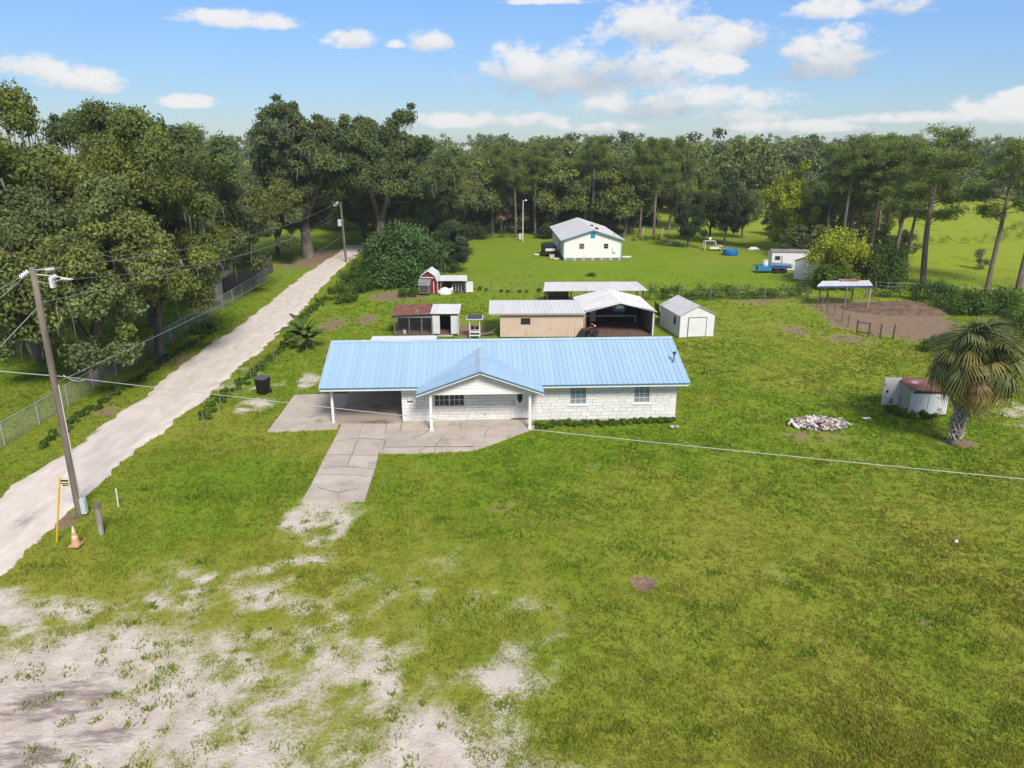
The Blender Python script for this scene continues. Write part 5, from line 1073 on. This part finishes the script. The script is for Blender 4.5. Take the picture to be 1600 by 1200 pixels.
g = G(1112, 391); ps = thing('playset', 'white-framed playset beside the blue pool', 'playset', (g.x, g.y, 0))
MB().tube([(-1, 0, 0), (-1, 0, 1.25), (-.9, 0, 1.35), (.4, 0, 1.35), (.5, 0, 1.25), (.5, 0, 0)], .05, 6).build('frame', M_SHEDW, ps); MB().tube([(-1, 1, 0), (-1, 1, 1.25), (.5, 1, 1.25), (.5, 1, 0)], .05, 6).build('frame', M_SHEDW, ps); MB().box(-.85, .4, -.02, .02, .75, 1.2).build('back_panel', M_INT, ps)
MB().box(-.4, .9, -.5, -.1, .25, .5).build('seat', M_CREAM, ps); MB().slab([(.5, -.3, .8), (1.3, -.5, .15), (1.3, 0, .15), (.5, .2, .8)], .05).build('slide', M_CREAM, ps)
T('yellow_ball', 'small cream ball perched above the playset', 'ball', (g.x - .35, g.y + .1, 1.4), [('ball', M_CREAM, lambda b: b.lathe([(.03, 0), (.2, .1), (.25, .25), (.2, .4), (.03, .5)], 10)), ('valve', M_RED, lambda b: b.lathe([(.02, .5), (.01, .52)], 6))])
g = G(1123, 391); T('toy_table', 'little white toy table right of the playset', 'table', (g.x + .2, g.y, 0), [('table_top', M_SHEDW, lambda b: b.lathe([(.35, .6), (.35, .66)], 10)), ('leg', M_SHEDW, lambda b: b.tube([(0, 0, 0), (0, 0, .6)], .06, 6)), ('base', M_RED, lambda b: b.lathe([(.25, 0), (.2, .06)], 8))])
g = G(1178, 391); T('overturned_boat', 'low white upturned tub lying on the lawn right of the pool', 'tub', (g.x, g.y, 0), [('hull', M_SHEDW, lambda b: b.tube([(-.9, 0, .1), (-.5, 0, .2), (.3, 0, .22), (.9, 0, .08)], [.05, .28, .25, .04], 8)), ('keel', M_GALV, lambda b: b.tube([(-.6, 0, .47), (.4, 0, .46)], .02, 5))])
# shade shelter and paddock
sh = thing('shade_shelter', 'open livestock shelter with blue-edged tin roof on posts', 'shelter', (0, 0, 0)); zt = 2.0
fp = [G(1278, 470), G(1320, 481), G(1356, 484)]; 
for px, py in ((1279, 472), (1319, 480), (1355, 484), (1330, 470), (1352, 467), (1292, 468)):
    q = G(px, py); MB().tube([(q.x, q.y, -.1), (q.x + .02, q.y, zt - (.0 if py > 471 else -.08))], .07, 6).build('post', M_WOOD if px != 1355 else mat('pale_post', (.38, .32, .26), .9), sh)
A0, B0, C0_, D0 = G(1277, 447, 2.02), G(1364, 446, 2.02), G(1358, 438, 2.12), G(1286, 439, 2.12)
roof_sheets(sh, 'roof_sheet', A0, B0, C0_, D0, 7, M_GALV); MB().bar(A0 + Vector((0, -.03, -.1)), B0 + Vector((0, -.03, -.1)), .05, .16).build('fascia', mat('navy_edge', (.03, .06, .16), .6), sh); MB().slab([D0.lerp(C0_, .35) + Vector((0, -.4, .06)), D0.lerp(C0_, .75) + Vector((0, -.4, .06)), D0.lerp(C0_, .75) + Vector((0, .5, .1)), D0.lerp(C0_, .35) + Vector((0, .5, .1))], .03).build('rusty_sheet', M_RUST, sh)
def wire_fence(name, label, pts, ph, pr, m, wires, wm, rails=0, cat='fence'):
    P0 = [G(*p) for p in pts]; o = thing(name, label, cat, (0, 0, 0))
    for i, p in enumerate(P0): MB().tube([(p.x, p.y, -.1), (p.x + random.uniform(-.04, .04), p.y, ph * random.uniform(.93, 1.06))], pr, 6).build('post', m, o)
    for k in range(wires):
        z = ph * (.25 + .7 * k / max(1, wires - 1)); MB().tube([(p.x, p.y - pr, z) for p in P0], .008, 4, False).build('wire', wm, o)
    return o
pf = wire_fence('paddock_fence', 'wire and post fence curving along the paddock front', [(1277, 478), (1284, 480), (1292, 487), (1303, 493), (1315, 502), (1325, 510)], 1.05, .05, M_WOOD, 5, M_GALVD)
gt = thing('paddock_gate', 'small brown rail gate at the paddock front', 'gate', (0, 0, 0)); a, b = G(1338, 521), G(1357, 525)
for p in (a, b): MB().tube([(p.x, p.y, -.1), (p.x, p.y, 1.1)], .06, 6).build('post', M_DKWOOD, gt)
for z in (.2, .98): MB().bar((a.x, a.y - .03, z), (b.x, b.y - .03, z), .05, .09).build('rail', M_WOOD if z > .5 else M_DKWOOD, gt)
wire_fence('paddock_posts', 'leaning dark posts with wire right of the paddock gate', [(1375, 528), (1395, 530)], 1.15, .06, M_DKWOOD, 3, M_GALVD)
wire_fence('field_fence', 'post and wire fence between paddock and bright field', [(1366, 462), (1385, 464), (1405, 464), (1425, 465), (1437, 465), (1460, 468), (1490, 470), (1520, 472), (1550, 474), (1600, 478)], 1.5, .06, M_WOOD, 4, M_GALV)
wire_fence('lawn_fence', 'wire fence crossing behind the red coop and sheds', [(735, 453), (768, 455), (800, 457), (850, 460)], 1.2, .04, M_WOOD, 3, M_GALVD)
wire_fence('hedge_fence', 'post fence inside the dark hedge line', [(1060, 470), (1110, 470), (1155, 469), (1195, 468), (1228, 468), (1262, 468)], 1.3, .05, M_WOOD, 3, M_GALVD)
wire_fence('rear_fence', 'pale wire fence behind the rear house', [(945, 366), (975, 365), (1005, 366), (1035, 367), (1060, 367), (1080, 368)], 1.4, .05, M_GALV, 4, M_GALV)
# manure heap in the paddock
def heap():
    rng = np.random.default_rng(3); c = G(1410, 482); n = 40; xs, ys_ = np.meshgrid(np.linspace(-1, 1, n), np.linspace(-1, 1, n)); r = np.hypot(xs, ys_)
    z = .75 * np.clip(1 - r, 0, 1) ** .8 + (fbm(xs * 5, ys_ * 4, .8, 5) - .5) * .35 * np.clip(1 - r, 0, 1) - .1
    v = np.stack([c.x + xs * 6.0, c.y + ys_ * 3.4, z - .12 * (r > .97)], -1).reshape(-1, 3); i = np.arange(n * n).reshape(n, n)
    me = mesh_np('soil_mound', v, np.stack([i[:-1, :-1], i[:-1, 1:], i[1:, 1:], i[1:, :-1]], -1).reshape(-1, 4)); me.polygons.foreach_set('use_smooth', [True] * len(me.polygons)); me.materials.append(mat('mound_soil', (.19, .115, .075), .95, (.09, .058, .04), 1.5, .8, 12, dirt=((.28, .22, .18), 6, .62, .75)))
    tag(link(bpy.data.objects.new('soil_mound', me)), 'low dark brown soil heap in the paddock', None, None, 'structure')
heap()
# ruined block shed
rb = thing('ruined_block_shed', 'ruined white block shed with rusty roof beside the palm', 'shed', (22.55, 39.35, 0), -.04); rb.scale = (1.12, 1.1, 1.18); M_RUIN = mat('ruin_white', (.56, .57, .59), .8, (.54, .56, .58), 2, .3, 20, dirt=((.24, .18, .15), 2.2, .52, .68)); M_RUIN2 = mat('ruin_green', (.35, .36, .27), .9, (.26, .28, .19), 2, dirt=((.2, .12, .08), 1.5, .6, .75))
MB().box(0, .85, -.06, 0, 0, 1.2).build('front_panel', M_RUIN, rb); MB().box(.88, 1.85, -.06, 0, 0, 1.12).build('front_panel', M_RUIN, rb); MB().box(0, .06, .002, 1.5, 0, 1.25).build('side_wall', M_RUIN2, rb); MB().box(1.79, 1.85, .002, 1.5, 0, 1.2).build('side_wall', M_RUIN2, rb); MB().box(.06, 1.79, 1.44, 1.5, 0, 1.2).build('back_wall', M_RUIN2, rb)
MB().slab([(-.05, -.15, 1.24), (1.9, -.15, 1.16), (1.9, 1.6, 1.3), (-.1, 1.6, 1.42)], .04).build('roof', M_RUST, rb); MB().box(.05, 1.8, -.09, -.062, 1.05, 1.15).build('lintel', M_DKWOOD, rb); dr = MB().box(-.85, -.0, 1.2, 1.26, .05, 1.45).build('open_door', M_RUIN, rb); MB().box(-.7, -.6, 1.15, 1.198, .7, .8).build('latch', M_BLACK, dr)
# rubble pile
def rubble():
    c = G(1279, 663); o = thing('rubble_pile', 'oval pile of burnt rubble and ash on the lawn', 'rubble pile', (c.x, c.y, 0)); r = random.Random(9)
    MB().lathe([(.9, -.06), (.82, .03), (.5, .12), (.05, .15)], 18).build('ash_bed', mat('ash', (.34, .31, .29), .95, (.12, .11, .105), 3, .6, 15), o).scale = (1.7, .95, 1)
    ms = [mat('rub_white', (.62, .57, .53), .9), mat('rub_grey', (.22, .22, .23), .9), mat('rub_brown', (.25, .15, .10), .9), mat('rub_dark', (.06, .055, .055), .9), mat('rub_pink', (.50, .41, .36), .9)]; me = []
    for k in range(10):
        p = [(r.uniform(.6, 1) * math.cos(a), r.uniform(.5, 1) * math.sin(a)) for a in sorted(r.uniform(0, 6.28) for _ in range(6))]; me.append(MB().prism(p, -.25, .25).mesh('debris', ms[[0, 0, 0, 1, 4, 2, 3, 4, 0, 1][k]]))
    for i in range(260):
        a = r.uniform(0, 6.28); q = r.random() ** .5; s = r.uniform(.05, .19)
        inst('debris', me[r.randrange(10)], o, (math.cos(a) * q * 1.7, math.sin(a) * q * .95, .05 + .16 * (1 - q) + r.uniform(0, .05)), (r.uniform(-.6, .6), r.uniform(-.6, .6), r.uniform(0, 6)), (s * r.uniform(1, 2.2), s, s * r.uniform(.3, 1)))
rubble()
# ------------------------------------------------------------------ lane side: poles, fence, bin, cone
M_POLE = mat('pole_wood', (.20, .165, .14), .9, (.115, .095, .08), 5, .5, 14, stretch=(1, 1, .12), dirt=((.09, .075, .06), .5, .5, .75)); M_PORC = mat('porcelain', (.62, .65, .70), .25, (.5, .53, .58), 6); M_WIRE = mat('wire_alu', (.33, .33, .33), .5, metal=.3)
PB = G(125, 803); PT = AT(50, 417, PB.y); pole = thing('utility_pole', 'near weathered wooden utility pole leaning over the lane verge', 'utility pole', (PB.x, PB.y, 0)); top = Vector((PT.x - PB.x, 0, PT.z))
def pp(t): return Vector((top.x * t, 0, top.z * t))
MB().tube([pp(t) for t in (-.04, .0, .25, .5, .75, 1.0)], [.155, .15, .14, .13, .12, .11], 12).build('pole', M_POLE, pole, True)
def insul(p, q, r=.07, name='insulator', n=4):
    p, q = Vector(p), Vector(q); m_ = MB(); pts, rs2 = [], []
    for i in range(n): t = i / n; pts += [p.lerp(q, t + .02), p.lerp(q, t + .1 / 1), p.lerp(q, t + .2)]; rs2 += [r * .5, r, r * .5]
    m_.tube(pts, rs2, 8); m_.build(name, M_PORC, pole)
tz = top + Vector((0, 0, -.12)); insul(tz + Vector((.4, .1, .0)), tz + Vector((.72, .18, .02)), .085); insul(tz + Vector((-.45, -.1, -.25)), tz + Vector((-.12, -.05, -.02)), .10); insul(tz + Vector((.62, 0, -.3)), tz + Vector((.85, 0, -.2)), .08); insul(tz + Vector((.95, .05, -.33)), tz + Vector((1.35, .08, -.36)), .06)
MB().tube([tz, tz + Vector((.72, .18, .02))], .015, 5).build('bracket', M_GALV, pole); MB().tube([tz + Vector((0, 0, -.15)), tz + Vector((.75, 0, -.22)), tz + Vector((1.4, .08, -.36))], .018, 5).build('bracket', M_GALV, pole); MB().tube([tz + Vector((0, 0, -.4)), tz + Vector((.5, 0, -.5)), tz + Vector((1.0, .05, -.34))], .01, 4).build('jumper', M_GALV, pole)
MB().box(.58, .7, -.08, .08, top.z - .78, top.z - .38).build('fuse_cutout', M_PORC, pole).location = (top.x * .95, 0, 0)
MB().tube([pp(t) + Vector((.15, -.02, 0)) for t in (.01, .3, .55)], .02, 5).build('ground_wire', M_GALV, pole)
cb = MB().box(.14, .34, -.12, .06, .05, .72).build('conduit_cover', mat('pale_green_box', (.48, .60, .58), .6), pole)
sg = pp(.13) + Vector((-.27, -.12, 0)); MB().box(sg.x - .2, sg.x + .13, sg.y - .01, sg.y + .01, sg.z - .1, sg.z + .28).build('warning_sign', mat('sign_yellow', (.66, .58, .38), .6), pole)
MB().box(sg.x - .2, sg.x + .13, sg.y - .016, sg.y - .012, sg.z + .10, sg.z + .14).box(sg.x - .12, sg.x - .02, sg.y - .016, sg.y - .012, sg.z + .0, sg.z + .07).box(sg.x + .0, sg.x + .1, sg.y - .016, sg.y - .012, sg.z + .02, sg.z + .07).box(sg.x - .2, sg.x + .13, sg.y - .016, sg.y - .012, sg.z + .2, sg.z + .28).build('sign_print', M_BLACK, pole)
P2 = G(541, 410); p2 = thing('utility_pole', 'distant utility pole with transformer beside the lane under the oaks', 'utility pole', (P2.x, P2.y, 0)); h2 = AT(537, 316, P2.y).z
MB().tube([(0, 0, -.3), (-.1, 0, h2 * .5), (-.2, 0, h2)], [.16, .14, .11], 9).build('pole', M_POLE, p2); MB().lathe([(.02, 0), (.24, .02), (.26, .1), (.26, .75), (.2, .85), (.05, .88)], 12, (-.5, -.1, h2 - 3.0)).build('transformer', mat('transformer_grey', (.5, .52, .54), .5), p2)
for dx, dz in ((-.75, -.35), (-1.0, -.55), (-.55, -.2)): MB().lathe([(.05, 0), (.14, .08), (.05, .16), (.14, .24), (.04, .32)], 8, (dx, 0, h2 + dz)).build('insulator', M_PORC, p2)
MB().bar((-.2, 0, h2 - .35), (-1.1, 0, h2 - .5), .08).build('cross_arm', M_POLE, p2)
def wire(name, label, a, b, sag, r=.012, m=None, n=14, group=None):
    a, b = Vector(a), Vector(b); pts = [a.lerp(b, i / n) - Vector((0, 0, sag * 4 * (i / n) * (1 - i / n))) for i in range(n + 1)]
    o = MB().tube(pts, r, 5).build(name, m or M_WIRE); tag(o, label, 'wire', group); return o
O3 = Vector((PB.x, PB.y, 0)); Q2 = Vector((P2.x, P2.y, 0))
wire('power_line', 'top power line from the near pole to the distant lane pole', O3 + tz + Vector((.74, .2, .02)), Q2 + Vector((-.75, 0, h2 - .1)), .9)
wire('power_line', 'second power line below the top one towards the lane pole', O3 + pp(.87) + Vector((.12, 0, 0)), Q2 + Vector((-.3, 0, h2 - 1.6)), .8)
wire('power_line', 'thin slack line from the insulator string towards the lane pole', O3 + tz + Vector((1.38, .08, -.36)), Q2 + Vector((-.9, 0, h2 - 1.0)), 1.5, .008)
wire('communication_cable', 'low cable dipping from mid pole towards the lane pole', O3 + pp(.56) + Vector((.1, 0, 0)), Q2 + Vector((-.2, 0, h2 - 4.2)), .5, .016)
wire('power_line', 'wire running off the left frame edge from the pole top insulator', O3 + tz + Vector((-.45, -.1, -.25)), AT(-60, 474, 24), .1)
wire('power_line', 'second wire running off the left frame edge below the first', O3 + tz + Vector((-.4, -.1, -.3)), AT(-60, 505, 25), .1)
wire('guy_wire', 'pale guy wire dropping from the pole to the left frame edge', O3 + pp(.85) + Vector((-.1, 0, 0)), AT(-60, 600, 26), .05, .018)
M_SERV = mat('service_cable_mat', (.44, .45, .42), .6)
sa = AT(95, 588, PB.y); wire('service_cable', 'thick service cable sagging across the lawn in front of the house', sa, AT(1700, 758, 19.6), .12, .013, M_SERV, 24)
wire('service_cable', 'thick service cable running left from the near pole', sa, AT(-80, 572, 29), .02, .018, M_SERV)
lo_ = AT(132, 594, PB.y); wire('drip_loop', 'small slack cable loop beside the near pole', sa + Vector((.1, 0, .05)), lo_, .12, .018, M_SERV, 8)
def post_thing(name, label, cat, px, py, tx, ty, r, m, cap=None):
    b = G(px, py); t = AT(tx, ty, b.y); o = thing(name, label, cat, (b.x, b.y, 0)); e = Vector((t.x - b.x, 0, t.z))
    MB().tube([(0, 0, -.1), e], r, 8).build('shaft', m, o)
    if cap: MB().tube([e - e * .16, e + Vector((0, 0, .01))], r * 1.25, 8).build('cap', cap, o)
    return o
post_thing('guy_marker', 'tall thin yellow guy marker beside the lane', 'marker', 88, 843, 93, 746, .035, mat('marker_yellow', (.70, .42, .02), .5), mat('marker_pale', (.72, .50, .16), .5))
post_thing('wooden_post', 'short squat grey wooden post on the verge near the pole', 'post', 158, 832, 151, 786, .11, mat('old_post', (.34, .31, .29), .95, (.22, .20, .185), 5, .6, 14, stretch=(1, 1, .3)), M_WOOD)
post_thing('metal_stake', 'thin grey metal stake behind the squat wooden post', 'stake', 185, 790, 181, 764, .03, M_GALV, M_GALV)
cn = thing('traffic_cone', 'faded orange traffic cone in the grass by the pole', 'traffic cone', (*G(119, 851)[:2], 0)); MB().box(-.19, .19, -.19, .19, -.03, .04).build('base', mat('cone_base', (.52, .30, .18), .8), cn)
MB().lathe([(.16, .04), (.11, .32)], 14).lathe([(.09, .42), (.065, .56)], 14).build('body', mat('cone_orange', (.58, .30, .15), .7, (.52, .32, .19), 4), cn); MB().lathe([(.112, .318), (.088, .422)], 14).build('reflective_band', mat('cone_white', (.70, .62, .45), .6), cn); MB().lathe([(.067, .555), (.03, .78), (.01, .79)], 14).build('tip', mat('cone_white', (.7, .62, .45)), cn)
bn = thing('wheeled_bin', 'black wheeled rubbish bin by the old wire fence left of carport', 'bin', (*G(412, 614)[:2], 0), -.35); sxy = lambda s, z: [(-s, -s, z), (s, -s, z), (s, s, z), (-s, s, z)]
MB().add(sxy(.27, .05) + sxy(.34, .95), [(3, 2, 1, 0), (4, 5, 6, 7), (0, 1, 5, 4), (1, 2, 6, 5), (2, 3, 7, 6), (3, 0, 4, 7)]).build('body', M_BLACK, bn); lid = MB().slab([(-.37, -.38, 1.0), (.37, -.38, 1.0), (.37, .36, 1.06), (-.37, .36, 1.06)], .06).build('lid', mat('bin_lid', (.10, .105, .11), .35), bn); MB().tube([(-.3, .4, 1.0), (.3, .4, 1.0)], .03, 6).build('handle', M_BLACK, bn); wheel(bn, -.3, .3, .12, .12, .06); wheel(bn, .3, .3, .12, .12, .06)
def chain_fence(label, pts, h, sp, posts, skip_mesh=False):
    o = thing('chain_link_fence', label, 'fence', (0, 0, 0)); P0 = [G(*p) for p in pts]; M_CH = mat('fence_galv', (.42, .43, .44), .5, metal=.3)
    L = [0]
    for a, b in zip(P0[:-1], P0[1:]): L.append(L[-1] + (b - a).length)
    at = lambda s: P0[min(len(P0) - 2, max(0, np.searchsorted(L, s) - 1))].lerp(P0[min(len(P0) - 1, max(1, np.searchsorted(L, s)))], (s - L[max(0, np.searchsorted(L, s) - 1)]) / max(1e-6, L[max(1, min(len(L) - 1, np.searchsorted(L, s)))] - L[max(0, np.searchsorted(L, s) - 1)]))
    s = .01
    while s < L[-1]: p = at(s); MB().tube([(p.x, p.y, -.1), (p.x, p.y, h + .04)], .035, 6).build('post', M_CH, o); s += posts
    MB().tube([(p.x, p.y, h) for p in P0], .028, 6).build('top_rail', M_CH, o)
    mb = MB(); s = .05
    while s < L[-1] - h:
        for sg_ in (0, 1):
            a, b = at(s), at(s + h)
            if sg_: a, b = b, a
            mb.bar((a.x, a.y, .02), (b.x, b.y, h - .02), .006)
        s += sp
    w = mb.build('chain_link', M_CH, o); w['kind'] = 'stuff'
chain_fence('chain-link fence running along the left side of the lane', [(-60, 735), (10, 695), (75, 655), (150, 607), (215, 566), (270, 532), (300, 514), (365, 472), (420, 437)], 1.25, .16, 3.0)
for k, (x, y) in enumerate(((345, 640), (318, 668), (392, 590), (405, 578), (428, 566))):
    post_thing('fence_stake', ('old grey stake in the verge weeds, %s' % ('second nearest of five right of the lane', 'nearest of five right of the lane', 'third of five right of the lane', 'fourth of five right of the lane', 'farthest of five right of the lane')[k]), 'stake', x, y, x - 2, y - 24, .035, M_WOOD)
# brown board fence and cream hut behind the oaks
bf = thing('board_fence', 'brown horizontal board fence under the oaks left of the lane', 'fence', (0, 0, 0)); a, b = G(352, 463), G(427, 424); M_BF = mat('brown_board', (.15, .12, .10), .9, (.11, .09, .075), 3, rnd=.18)
for i in range(9): MB().bar((a.x, a.y, .12 + i * .2), (b.x, b.y, .12 + i * .2), .04, .185).build('board', M_BF, bf)
for t in np.linspace(0, 1, 8): p = a.lerp(b, t); MB().box(p.x - .14, p.x - .04, p.y - .05, p.y + .05, -.1, 1.95).build('post', M_BF, bf)
cu = thing('cream_hut', 'cream-walled hut half hidden behind the lane oaks', 'hut', (*G(340, 468)[:2], 0), .0); MB().box(-4.5, 0, 0, 4, -.1, 2.6).build('wall', M_CREAM, cu); gable_roof(cu, -4.5, 0, 0, 4, 2.6, 3.5, M_SHB, 5, .3)
gable_tri(cu, 'gable', -4.5, 0, .0, 2.602, 3.48, M_CREAM); MB().box(-2.2, -1.2, -.04, -.002, 1.0, 1.9).build('window', M_GLASS, cu)
T('scrap_wood', 'pale scrap of broken board on the grass between rubble and ruined shed', 'board', (*G(1355, 655)[:2], 0), [('plank', M_CREAM, lambda b: b.bar((-.25, 0, .05), (.2, .1, .04), .18, .04)), ('splinter', M_WOOD, lambda b: b.bar((-.05, -.35, .03), (.15, -.28, .04), .12, .03))])
T('white_litter', 'white scrap on the open lawn far right', 'litter', (*G(1494, 847)[:2], 0), [('scrap', M_SHEDW, lambda b: b.prism([(-.06, -.03), (.05, -.05), (.07, .04), (-.03, .05)], .0, .08)), ('corner', M_GALV, lambda b: b.prism([(-.09, -.04), (-.065, -.04), (-.065, .0)], 0, .07))])
T('rock_pair', 'two pale stones at the right corner of the house front', 'stones', (*G(1050, 668)[:2], 0), [('stone', M_CONC, lambda b: b.lathe([(.12, 0), (.14, .08), (.06, .14)], 7)), ('stone', M_CONC, lambda b: b.lathe([(.1, 0), (.11, .06), (.04, .1)], 7, (.28, .05, 0)))])
# brush pile behind the rear house
T('brush_pile', 'pale pile of cut branches right of the rear house', 'brush pile', (*G(1056, 383)[:2], 0), [('branch', M_WOOD if i % 2 else M_CREAM, (lambda i: lambda b: b.tube([(random.uniform(-1.5, 1.5), random.uniform(-.5, .5), .1), (random.uniform(-1.5, 1.5), random.uniform(-.5, .5), .5)], [.06, .03], 5))(i)) for i in range(14)])

# ------------------------------------------------------------------ grass blades on the lawn
def grass():
    rng = np.random.default_rng(77); n = 330000
    Yq = 13.0 + 80.0 * rng.uniform(0, 1, n) ** 2.1; Xq = rng.uniform(-1, 1, n) * (Yq * .74 + 4.5)
    s, d, l, y_ = fields(Xq, Yq); e = (fbm(Xq, Yq, .35, 50, 3) - .5) * .75
    keep = (s + e < .52 + rng.uniform(-.22, .16, n)) & (d + e < .60) & ~road_mask(Xq, Yq)
    dens = np.clip(.40 + .6 * smooth(fbm(Xq, Yq, .55, 60, 3), .35, .6), 0, 1); keep &= rng.uniform(0, 1, n) < dens * (1 - smooth(Yq, 45, 92))
    for p in slabs_poly: keep &= ~in_poly(Xq, Yq, p)
    ux = (Xq - HO.x) * math.cos(TH) + (Yq - HO.y) * math.sin(TH); vx = -(Xq - HO.x) * math.sin(TH) + (Yq - HO.y) * math.cos(TH)
    keep &= ~((ux > -3.9) & (ux < 15.2) & (vx > -.02) & (vx < 7))
    keep &= ~((Yq > 98) & (Xq > 3) & (Xq < 15)); keep &= ~((Yq > 57) & (Yq < 63.5) & (Xq > -9.5) & (Xq < 16.5))
    Xq, Yq, l, s = Xq[keep], Yq[keep], l[keep], s[keep]; m = len(Xq); Zq = ground_z(Xq, Yq)
    tall = smooth(fbm(Xq, Yq, 3.2, 66, 3), .45, .75); edge = smooth(s, .25, .48)
    sz = (.045 + .03 * tall + .025 * l) * (1 - .35 * edge) * (1 + np.clip(Yq - 14, 0, 60) / 120)
    k = 4; N_ = m * k; X4 = np.repeat(Xq, k) + rng.normal(0, .05, N_); Y4 = np.repeat(Yq, k) + rng.normal(0, .05, N_); Z4 = np.repeat(Zq, k); S = np.repeat(sz, k) * rng.uniform(.6, 1.4, N_)
    a = rng.uniform(0, 6.28, N_); w = S * rng.uniform(.16, .3, N_) + .010 * np.repeat(Yq, k) / 25; lx = rng.normal(0, .55, N_) * S; ly = rng.normal(0, .55, N_) * S
    b0 = np.stack([X4 - np.cos(a) * w, Y4 - np.sin(a) * w, Z4 - .01], 1); b1 = np.stack([X4 + np.cos(a) * w, Y4 + np.sin(a) * w, Z4 - .01], 1); tp = np.stack([X4 + lx, Y4 + ly, Z4 + S], 1)
    nt_ = 900; tx = rng.uniform(-16, 9, nt_); ty = rng.uniform(13.5, 27, nt_); ts_, td_, _, _ = fields(tx, ty); ok = (ts_ > .42) & (ts_ < .97) & ~road_mask(tx, ty) & (rng.uniform(0, 1, nt_) < 1.25 - ts_)
    tx, ty = tx[ok], ty[ok]; kk = 34; M2 = len(tx) * kk; r_ = np.repeat(rng.uniform(.05, .2, len(tx)), kk)
    X5 = np.repeat(tx, kk) + rng.normal(0, 1, M2) * r_; Y5 = np.repeat(ty, kk) + rng.normal(0, 1, M2) * r_; Z5 = ground_z(X5, Y5); S5 = rng.uniform(.05, .13, M2); a5 = rng.uniform(0, 6.28, M2); w5 = S5 * .22
    b0 = np.concatenate([b0, np.stack([X5 - np.cos(a5) * w5, Y5 - np.sin(a5) * w5, Z5 - .01], 1)]); b1 = np.concatenate([b1, np.stack([X5 + np.cos(a5) * w5, Y5 + np.sin(a5) * w5, Z5 - .01], 1)]); tp = np.concatenate([tp, np.stack([X5 + rng.normal(0, .5, M2) * S5, Y5 + rng.normal(0, .5, M2) * S5, Z5 + S5], 1)])
    l = np.concatenate([np.repeat(l, k), np.repeat(rng.uniform(.4, .9, len(tx)), kk)])
    # ranker, darker clumps the mower missed
    nc_ = 420; cx = rng.uniform(-18, 30, nc_); cy = 15 + 40 * rng.uniform(0, 1, nc_) ** 1.3; cs_, cd_, _, _ = fields(cx, cy); ok = (cs_ < .35) & (cd_ < .45) & ~road_mask(cx, cy) & (fbm(cx, cy, 7, 91, 3) > .5)
    cux = (cx - HO.x) * math.cos(TH) + (cy - HO.y) * math.sin(TH); cvx = -(cx - HO.x) * math.sin(TH) + (cy - HO.y) * math.cos(TH); ok &= ~((cux > -7.5) & (cux < 16) & (cvx > -5) & (cvx < 8))
    cx, cy = cx[ok], cy[ok]; kk = 70; M2 = len(cx) * kk; r_ = np.repeat(rng.uniform(.15, .5, len(cx)), kk)
    X5 = np.repeat(cx, kk) + rng.normal(0, 1.4, M2) * r_; Y5 = np.repeat(cy, kk) + rng.normal(0, .8, M2) * r_; Z5 = ground_z(X5, Y5); S5 = rng.uniform(.08, .2, M2); a5 = rng.uniform(0, 6.28, M2); w5 = S5 * .16
    b0 = np.concatenate([b0, np.stack([X5 - np.cos(a5) * w5, Y5 - np.sin(a5) * w5, Z5 - .01], 1)]); b1 = np.concatenate([b1, np.stack([X5 + np.cos(a5) * w5, Y5 + np.sin(a5) * w5, Z5 - .01], 1)]); tp = np.concatenate([tp, np.stack([X5 + rng.normal(0, .4, M2) * S5, Y5 + rng.normal(0, .4, M2) * S5, Z5 + S5], 1)])
    rank = np.zeros(len(b0), bool); rank[-M2:] = True; l = np.concatenate([l, np.full(M2, .95)]); N_ = len(b0)
    me = mesh_np('grass', np.stack([b0, b1, tp], 1).reshape(-1, 3), np.arange(3 * N_).reshape(-1, 3))
    lf = np.clip(l + rng.normal(0, .16, N_), 0, 1)[:, None]; col = np.array(GRASS_DRY)[None] * (1 - lf) + np.array(GRASS_LUSH)[None] * lf
    col = col * rng.uniform(.85, 1.2, N_)[:, None]
    col[rank] *= np.array((.72, .80, 1.0))
    straw = rng.uniform(0, 1, N_) < .07; col[straw] = np.array((.26, .22, .09)) * rng.uniform(.7, 1.1, straw.sum())[:, None]
    col_attr(me, 'tint', np.repeat(col, 3, 0).astype(np.float32)); me.materials.append(mat('grass_blade', (1, 1, 1), .6, (.95, .95, .95), 1, attr='tint', trans=.35, spec=.06))
    tag(link(bpy.data.objects.new('grass', me)), 'short blades of mown grass over the lawns', 'grass', None, 'stuff')
grass()

# ------------------------------------------------------------------ thin afternoon haze
def haze():
    m = bpy.data.materials.new('haze_air'); m.use_nodes = True; t = m.node_tree; t.nodes.clear()
    o = t.nodes.new('ShaderNodeOutputMaterial'); v = t.nodes.new('ShaderNodeVolumePrincipled'); v.inputs['Density'].default_value = HAZE; v.inputs['Color'].default_value = (.82, .89, .97, 1); v.inputs['Anisotropy'].default_value = .2
    t.links.new(v.outputs[0], o.inputs['Volume'])
    ob = MB().box(-2000, 2000, -2000, 2000, -1.4, 27).build('haze', m); tag(ob, 'thin bluish air over the whole property', None, None, 'stuff')
HAZE = .0003
haze()
